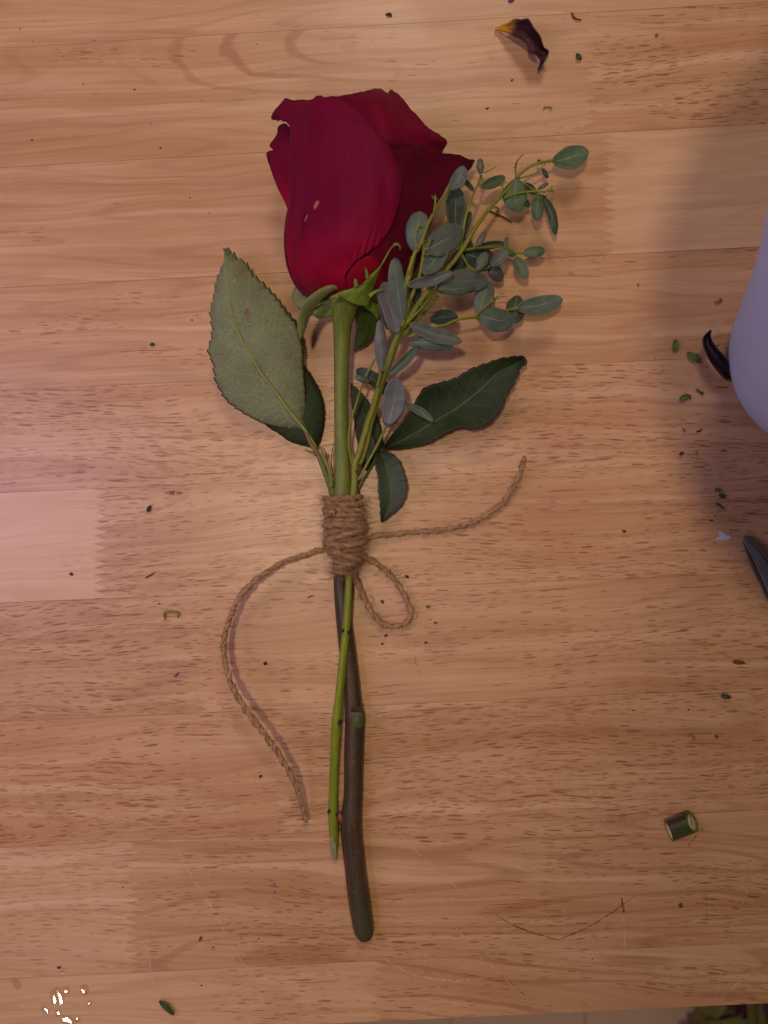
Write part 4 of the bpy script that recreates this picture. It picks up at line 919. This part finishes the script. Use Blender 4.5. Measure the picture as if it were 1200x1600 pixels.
# ------------------------------------------------------------------ cut piece of stem
oc = empty('stem_offcut', W(1062, 1292, 0), 'short cut piece of thick brown green rose stem, lower right', 'stem offcut')
A = Vector((1046, 1299)); B = Vector((1081, 1285)); ax = (B - A).normalized(); pn = Vector((-ax.y, ax.x)); R = 17.0
def ringpts(c, slant, zc_, r, k, sides=32):
    a = 2 * math.pi * k / sides; lift = math.sin(a)
    p = c + pn * (math.cos(a) * r) - ax * slant * lift * r / R; return W(p.x, p.y, (zc_ + lift * r * .24 * .97) * .001)
vs = []; fs = []; uvs = []
for j in range(13):
    t = j / 12; c = A + (B - A) * t; sl = lerp(-3, 7.5, t)
    for k in range(32): vs.append(ringpts(c, sl, 4.3, R * (1 + .02 * math.sin(3 * k * .196)), k)); uvs.append((k / 32, t))
for j in range(12):
    for k in range(32): k2 = (k + 1) % 32; fs.append([j * 32 + k, j * 32 + k2, (j + 1) * 32 + k2, (j + 1) * 32 + k])
def bark():
    N = NT('offcut_bark'); u, v, _ = N.sep(N.uv()); s = N.noise(N.vec(N.math('MULTIPLY', u, 30.0), N.math('MULTIPLY', v, 2.0), 0), 1.0, 3)
    d = N.math('ABSOLUTE', N.math('SUBTRACT', u, .62)); col = N.mix(N.ramp(u, .36, .22), N.mix(s, srgb(70, 48, 38), srgb(56, 44, 30)), N.mix(s, srgb(72, 80, 36), srgb(56, 62, 32)))
    N.p(Base_Color=col, Roughness=.42); N.bump(s, .4, .0003); return N.m
mesh('bark', vs, fs, bark(), oc, uvs)
M_rim = simple('fresh_rind', srgb(118, 140, 40), .5, var=.5, vscale=1200); M_pith = simple('pale_pith', srgb(236, 226, 196), .8, bump=.4, var=.6, vscale=1500, var_col=srgb(160, 150, 110))
for end, c, sl in ((1, B, 7.5), (0, A, -3)):
    for nm, r0, r1, m, e in (('rind', .78, 1.005, M_rim, .5), ('pith', 0.0, .80, M_pith, .3)):
        vs = []; fs = []
        cc = c + ax * (e if end else -e)
        for q, rr in enumerate((r0, r1)):
            for k in range(32): vs.append(ringpts(cc, sl, 4.3, R * max(rr, .01), k))
        for k in range(32): k2 = (k + 1) % 32; fs.append([k, k2, 32 + k2, 32 + k] if not end else [k, 32 + k, 32 + k2, k2])
        solid(mesh(nm, vs, fs, m, oc), .0001)

# ------------------------------------------------------------------ crumbs: each scrap one can pick out is its own thing
MG = simple('scrap_green', srgb(92, 124, 48), .6, var=.6, vscale=900); MD = simple('scrap_dark', srgb(56, 54, 42), .6, var=.5, vscale=900); MB = simple('scrap_brown', srgb(124, 72, 40), .7, var=.5, vscale=900)
MDG = simple('scrap_dark_green', srgb(64, 82, 38), .6, var=.6, vscale=900); MY = simple('scrap_yellow_green', srgb(142, 138, 44), .6, var=.6, vscale=900); MP = simple('scrap_purple', srgb(84, 62, 128), .6)
MT = simple('scrap_tan', srgb(176, 116, 60), .6, var=.6, vscale=900)
def scrap_leaf(b, t, w, mat, label, z=.6, cat='leaf scrap'):
    b = Vector(b); t = Vector(t); d = t - b; n = Vector((-d.y, d.x)).normalized()
    L = []; R_ = []; M_ = []
    for j in range(9):
        v = j / 8; h = w * .5 * math.sin(math.pi * v ** .85) ** .7 if 0 < v < 1 else 0.0; m = b + d * v; L.append(tuple(m - n * h)); R_.append(tuple(m + n * h)); M_.append(tuple(m))
    o = grid_mesh('leaf_scrap', blade(L, R_, M_, 16, 6), lambda x, y, u, v: z + .5 * math.sin(v * 3) + .5 * (u - .5) ** 2 * 4, mat, None, .0002)
    return tag(o, label, cat)
def scrap_twig(pts, r, mat, label, cat='twig scrap', z=.5):
    o = tube('twig_scrap', [(x, y, z + r * .2) for x, y in pts], [r * q for q in ([.7] + [1.0] * (len(pts) - 2) + [.6])], mat, None, 8, 18, rough=.3); return tag(o, label, cat)
def scrap_chip(x, y, w, h, ang, mat, label, cat='plant crumb', t=.9):
    rr = random.Random(int(x * 3 + y)); n = 9; pts = []
    for k in range(n):
        a = 2 * math.pi * k / n; r = rr.uniform(.65, 1.15); p = Vector((math.cos(a) * w * .5 * r, math.sin(a) * h * .5 * r)); p.rotate(Matrix.Rotation(ang, 2)); pts.append((x + p.x, y + p.y))
    vs = [W(a, b, .0002) for a, b in pts] + [W(lerp(a, x, .3), lerp(b, y, .3), t * .001 * rr.uniform(.7, 1.2)) for a, b in pts] + [W(x, y, t * .0011)]
    fs = [[k, n + k, n + (k + 1) % n, (k + 1) % n] for k in range(n)] + [[n + k, 2 * n, n + (k + 1) % n] for k in range(n)]
    return tag(mesh('crumb', vs, fs, mat, None), label, cat)
scrap_twig([(893.5, 19), (896, 26), (901, 30), (908.5, 31)], 1.3, MD, 'thin dark hooked twig right of the withered petal near the top')
scrap_leaf((901, 84), (908, 93), 7, MDG, 'tiny dark green leaf scrap right of the withered petal tip')
scrap_twig([(849, 171), (851, 167.5), (855, 167), (859, 168), (861, 167), (860.5, 173)], .9, MG, 'squiggly green fibre on bare wood below the withered petal')
scrap_chip(1026, 54, 7, 6, 0, MY, 'olive seed sized crumb on the upper right boards', t=1.2)
scrap_chip(608, 23, 12, 7, .1, MD, 'flat dark brown crumb alone above the rose bloom', t=.8)
scrap_chip(798, 1, 12, 5, -.2, MP, 'violet petal scrap cut by the top border above the withered petal', 'petal scrap')
scrap_chip(761.5, 169, 6, 3.6, 0, MB, 'small flat brown crumb right of the rose top', t=.5); scrap_chip(800, 125, 6, 3.5, -.7, MB, 'small brown crumb below the withered petal yellow end', t=.5)
scrap_chip(238, 538, 9, 7, .3, MDG, 'ragged green crumb left of the large pale leaf'); scrap_leaf((230, 799), (235, 790), 4.5, MD, 'dark sliver on bare wood left of the wound twine')
scrap_twig([(227, 903), (234, 899), (241, 895)], 1.0, MD, 'straight thin brown twig left of the long twine end'); scrap_chip(111, 897, 7, 6, .2, MDG, 'tiny dark green crumb on the pale pinkish board end')
yc = scrap_twig([(258, 968), (256, 960), (260, 956), (268, 955.5), (275, 957), (279, 960), (277, 965)], 2.0, MY, 'curled yellow green scrap left of the twine curve', 'plant scrap')
scrap_twig([(271, 1057), (275, 1055), (279, 1051)], 1.3, MP, 'tiny violet fibre on wood left of the twine tail', 'petal scrap')
scrap_chip(407, 1213, 6, 4.5, -.6, MD, 'dark crumb beside the frayed end of the left twine tail')
scrap_leaf((1056.5, 549), (1055, 530), 8.5, MG, 'upright bright green leaflet, leftmost of those near the black petal'); scrap_leaf((1093, 566), (1074, 550), 9.5, MG, 'green leaflet just left of the black curled petal')
scrap_twig([(1089, 551), (1090, 558), (1096, 569)], .8, MD, 'fine stalk touching the green leaflet by the black petal'); scrap_leaf((1062, 624), (1077, 617), 7.5, MG, 'green leaflet lying flat below the black petal')
scrap_twig([(1077, 617), (1079, 621), (1078, 626)], 1.0, MB, 'short brown stub at the end of the flat green leaflet'); scrap_twig([(1088, 608), (1093, 612), (1099, 616), (1097, 612)], 1.3, MDG, 'dark forked twig between green leaflet and bucket shadow')
scrap_twig([(1088, 674), (1092, 673.5), (1097, 670)], 1.1, MD, 'dark curved sliver on the wood below the green leaflets'); scrap_twig([(1066, 669), (1069, 672), (1070, 675)], 1.0, MB, 'reddish brown sliver beside the dark curved sliver')
scrap_leaf((1062, 710), (1068, 707), 3.5, MDG, 'tiny dark leaf speck right of the twine end height'); scrap_twig([(1087, 704), (1090, 711)], .8, MB, 'thin brown fibre between leaf speck and bucket shadow'); scrap_chip(1130, 704, 5, 4, 0, MG, 'tiny green crumb inside the bucket shadow')
scrap_leaf((1118, 763), (1125, 768), 5, MG, 'bright green speck above the scissor tip'); scrap_leaf((1124, 772), (1133, 778), 5.5, MDG, 'dark green leaf fleck right under the bright green speck'); scrap_twig([(1118, 786), (1123, 789), (1131, 795)], 1.2, MD, 'dark straight twig above the white paper scrap')
scrap_chip(1111, 813, 6, 4, 0, MD, 'dark crumb left above the white paper scrap'); scrap_chip(975, 830, 8, 4, .1, MD, 'small black crumb on open wood left of the scissors')
scrap_chip(1123, 470, 15, 9, -.5, MT, 'tan translucent bit of husk beside the lilac bucket', t=1.2); scrap_twig([(996.5, 443), (998, 447)], 1.2, MD, 'tiny dark speck twig right of the eucalyptus leaves')
scrap_chip(669, 948, 7, 4.5, 0, MG, 'highest of three green crumbs right of the twine loop'); scrap_chip(680, 973, 7, 4, .3, MG, 'rightmost of three green crumbs by the twine loop'); scrap_chip(665, 1004, 7, 4.5, 0, MDG, 'lowest of three green crumbs by the twine loop')
scrap_chip(603, 993, 7, 4, 0, MD, 'black crumb just below the twine loop'); scrap_chip(597, 1006, 5, 4, 0, MD, 'smaller black crumb under the one below the loop'); scrap_chip(636, 901, 8, 5, .4, MD, 'black crumb beside the upper side of the twine loop'); scrap_chip(597, 940, 8, 6, 1, MB, 'brown crumb lying inside the twine loop', t=.5)
scrap_chip(415, 1037, 8, 6, .5, MD, 'dark crumb inside the bend of the left twine tail'); scrap_twig([(480, 934), (484, 932), (490, 930)], 1.0, MP, 'violet flecked sliver left of the stems under the coil', 'petal scrap')
scrap_leaf((1127, 1087), (1142, 1090), 7, MDG, 'lone dark green oval leaflet on the lower right boards'); scrap_leaf((1145, 1034), (1164, 1036), 6, MB, 'brown wedge shaped sliver near the right border', z=.3)
scrap_chip(1101, 1006, 16, 10, .2, simple('yellow_smear', srgb(190, 130, 60), .5), 'faint yellow smear of dried sap below the scissors', 'stain', t=.12); scrap_chip(1119, 1151, 7, 6, .5, MB, 'dark brown crumb above the stem offcut'); scrap_twig([(1075, 1150), (1080, 1150), (1084, 1153), (1084, 1158)], 1.4, MT, 'curled orange brown fibre above the stem offcut')
scrap_chip(1063, 1415, 10, 9, .5, MB, 'brown crumb below the stem offcut', t=1.2); scrap_leaf((249, 1564), (272, 1586), 8, MDG, 'dark spindle shaped bud scale near the bottom border', z=1.2, cat='bud scale')
scrap_twig([(760, 326), (768, 331), (778, 335), (790, 341), (800, 348)], 1.3, MD, 'dark forked twig on the wood among the eucalyptus leaves'); scrap_twig([(775, 331), (779, 326), (770, 322)], 1.0, MDG, 'short side sliver above the forked twig by the eucalyptus')
scrap_chip(428, 1382, 7, 5, 0, simple('lilac_fleck', srgb(140, 110, 120), .6), 'pale lilac fleck left of the brown stem', t=.3); scrap_chip(313, 1467, 5, 9, .3, MB, 'small upright brown crumb between the pale scratches'); scrap_chip(92, 1512, 6, 5, 0, MD, 'dark brown crumb above the wet glints')
# white paper scrap
pv = [(1122.5, 829), (1126, 829), (1136, 836), (1144, 839), (1140, 843.5), (1119.5, 844), (1118.5, 840.5), (1124, 838)]
o = prism('paper_scrap', pv, .1, .35, simple('white_paper', srgb(206, 196, 204), .8), None); tag(o, 'small torn white paper scrap left of the scissor tip', 'paper scrap')
# fine specks nobody would count
vs = []; fs = []; rr = random.Random(3)
SP = [(31, 45), (51, 65), (70, 34), (99, 89), (130, 131), (147, 63), (210, 140), (402, 69), (389, 116), (405, 131), (315, 157), (235, 193), (251, 231), (128, 227), (50, 219), (11, 302), (297, 309), (327, 333), (897, 753), (893, 835), (1122, 540), (1024, 560), (300, 500), (1168, 872), (1138, 865), (1142, 832), (1150, 790), (1118, 806), (24, 655), (249, 943), (393, 1312), (192, 1386), (430, 1393), (610, 890), (628, 885), (655, 1050), (600, 1120), (394, 948), (378, 1466), (333, 1480), (404, 1467), (315, 1540), (482, 1536), (645, 1527), (926, 1498), (637, 1488), (1075, 1068), (1076, 1109), (1148, 1058), (990, 1110), (1032, 562), (880, 30), (815, 3), (833, 22)]
SP += [(rr.uniform(0, 1200), rr.uniform(0, 1560)) for _ in range(60)]
for x, y in SP:
    r = rr.uniform(.6, 1.5) if (x, y) in SP[:50] else rr.uniform(.3, .8); b = len(vs); n = 6; st = rr.uniform(.6, 1.8)
    for k in range(n): a = 2 * math.pi * k / n; vs.append(W(x + math.cos(a) * r * st * rr.uniform(.8, 1.2), y + math.sin(a) * r * rr.uniform(.8, 1.2), .00005))
    vs.append(W(x, y, r * .0002)); fs += [[b + k, b + (k + 1) % n, b + n] for k in range(n)]
o = mesh('dust_specks', vs, fs, simple('brown_speck', srgb(84, 52, 40), .7, var=.7, vscale=300), None); tag(o, 'fine dark specks of plant dust scattered over the boards', 'dust', kind='stuff')
# loose plant fibres near the tie
for k, P_ in enumerate([[(578, 930), (584, 936), (582, 944)], [(648, 958), (652, 962), (648, 967), (644, 965)], [(649, 1025), (648, 1034), (652, 1040)]]):
    scrap_twig(P_, .5, M_tw, ['short loose fibre between stems and twine loop', 'curled loose fibre at the outer bend of the loop', 'fine loose fibre on the wood below the loop'][k], 'fibre', z=.3)

# ------------------------------------------------------------------ water drops catching the lamp
N = NT('clear_water')
fr_n = N.n('ShaderNodeFresnel'); fr_n.inputs[0].default_value = 1.5
gl_n = N.n('ShaderNodeBsdfGlossy'); gl_n.inputs['Roughness'].default_value = .03
tr_n = N.n('ShaderNodeBsdfTransparent'); mx_n = N.n('ShaderNodeMixShader')
N.t.links.new(fr_n.outputs[0], mx_n.inputs[0]); N.t.links.new(tr_n.outputs[0], mx_n.inputs[1]); N.t.links.new(gl_n.outputs[0], mx_n.inputs[2]); N.t.links.new(mx_n.outputs[0], N.out.inputs[0])
N.t.nodes.remove(N.b); M_wat = N.m
def drop(pts, w, h, label, group=None):
    n = 16; P_ = resample(pts, n) if len(pts) > 1 else None; vs = []; fs = []; K = 12
    if P_ is None:
        x, y = pts[0]; 
        for j in range(7):
            f = j / 6
            for k in range(16): a = 2 * math.pi * k / 16; r = w * math.sin(f * math.pi / 2); vs.append(W(x + r * math.cos(a), y + r * math.sin(a) * 1.2, (h * math.cos(f * math.pi / 2) ** 1.2 + .02) * .001))
        for j in range(6):
            for k in range(16): k2 = (k + 1) % 16; fs.append([j * 16 + k, (j + 1) * 16 + k, (j + 1) * 16 + k2, j * 16 + k2])
    else:
        for j, p in enumerate(P_):
            a = P_[max(j - 1, 0)]; b = P_[min(j + 1, n)]; t = Vector((b[0] - a[0], b[1] - a[1])).normalized(); f = math.sin(math.pi * min(max(j / n, .02), .98)) ** .22
            for k in range(K + 1): s = math.cos(math.pi * k / K); vs.append(W(p[0] - t.y * w * s * f, p[1] + t.x * w * s * f, (h * f * math.sin(math.pi * k / K) + .02) * .001))
        for j in range(n):
            for k in range(K): fs.append([j * (K + 1) + k, j * (K + 1) + k + 1, (j + 1) * (K + 1) + k + 1, (j + 1) * (K + 1) + k])
    q = fs[len(fs) // 2]
    if (vs[q[1]] - vs[q[0]]).cross(vs[q[2]] - vs[q[0]]).z < 0: fs = [f[::-1] for f in fs]
    return tag(mesh('water_drop', vs, fs, M_wat, None), label, 'water drop', group)
D = [([(21, 1530), (25, 1536), (31, 1545)], 4.5, .35, 'short wet streak farthest left near the bottom corner'), ([(80, 1547), (84, 1557), (85, 1569)], 4.5, .4, 'left of two parallel curved wet streaks in the bottom corner'),
     ([(85, 1544), (93, 1553), (96, 1569)], 5, .4, 'right of two parallel curved wet streaks in the bottom corner'), ([(103.5, 1547)], 5, .5, 'round bead of water right of the parallel streaks'),
     ([(132, 1546)], 6, .5, 'rightmost round bead of water in the bottom corner'), ([(140, 1567)], 3, .3, 'tiniest bead of water right of the wet patch'),
     ([(66, 1572), (71, 1578), (75, 1584)], 4.5, .45, 'crooked wet streak left of the small splashes'), ([(90, 1578), (91, 1584), (92, 1588)], 4.2, .5, 'upright splash between the wet streaks'),
     ([(96, 1596), (105, 1594), (113, 1599), (118, 1602)], 6.5, .6, 'largest wet blob cut by the bottom border'), ([(120, 1589), (123, 1596)], 4, .4, 'short wet dash above the largest blob'), ([(97, 1519)], 2.6, .3, 'single tiny bead above the parallel streaks')]
for pts, w, h, lab in D: drop(pts, w * 1.25, h * .08, lab, 'water drops in the bottom left corner')

# ------------------------------------------------------------------ flowers on the floor, out of focus past the table edge
fl = empty('floor_flowers', W(1175, 1590, -.50), 'blurred bunch of purple flowers and leaves on the floor past the table corner', 'flowers')
rf = random.Random(9); MPf = simple('purple_floret', srgb(86, 30, 66), .7, var=.6, vscale=60); MGf = simple('floor_leaf', srgb(128, 128, 70), .6, var=.6, vscale=60); MYf = simple('cream_floret', srgb(206, 176, 120), .7)
def petal_ball(x, y, r, mat, nm, zz, n=26):
    vs = []; fs = []
    for q in range(n):
        d = Vector((rf.gauss(0, 1), rf.gauss(0, 1), abs(rf.gauss(0, 1)))).normalized(); c = W(x, y, zz) + d * r * rf.uniform(.4, 1); e1 = d.orthogonal().normalized(); e2 = d.cross(e1); L = r * rf.uniform(.35, .6); b = len(vs)
        for a, bb, cc in ((-1, 0, 0), (0, -.5, .2), (1, 0, .1), (0, .5, .2)): vs.append(c + e1 * a * L + e2 * bb * L + d * cc * L)
        fs.append([b, b + 1, b + 2, b + 3])
    return mesh(nm, vs, fs, mat, fl)
for x, y, r, m, nm in ((1196, 1583, .05, MPf, 'purple_flower'), (1172, 1574, .03, MPf, 'purple_flower'), (1160, 1590, .05, MGf, 'leaf_cluster'), (1140, 1578, .035, MGf, 'leaf_cluster'), (1178, 1596, .045, MYf, 'cream_flower'), (1150, 1604, .06, MGf, 'leaf_cluster'), (1215, 1600, .07, MPf, 'purple_flower')):
    petal_ball(x, y, r, m, nm, -.47)
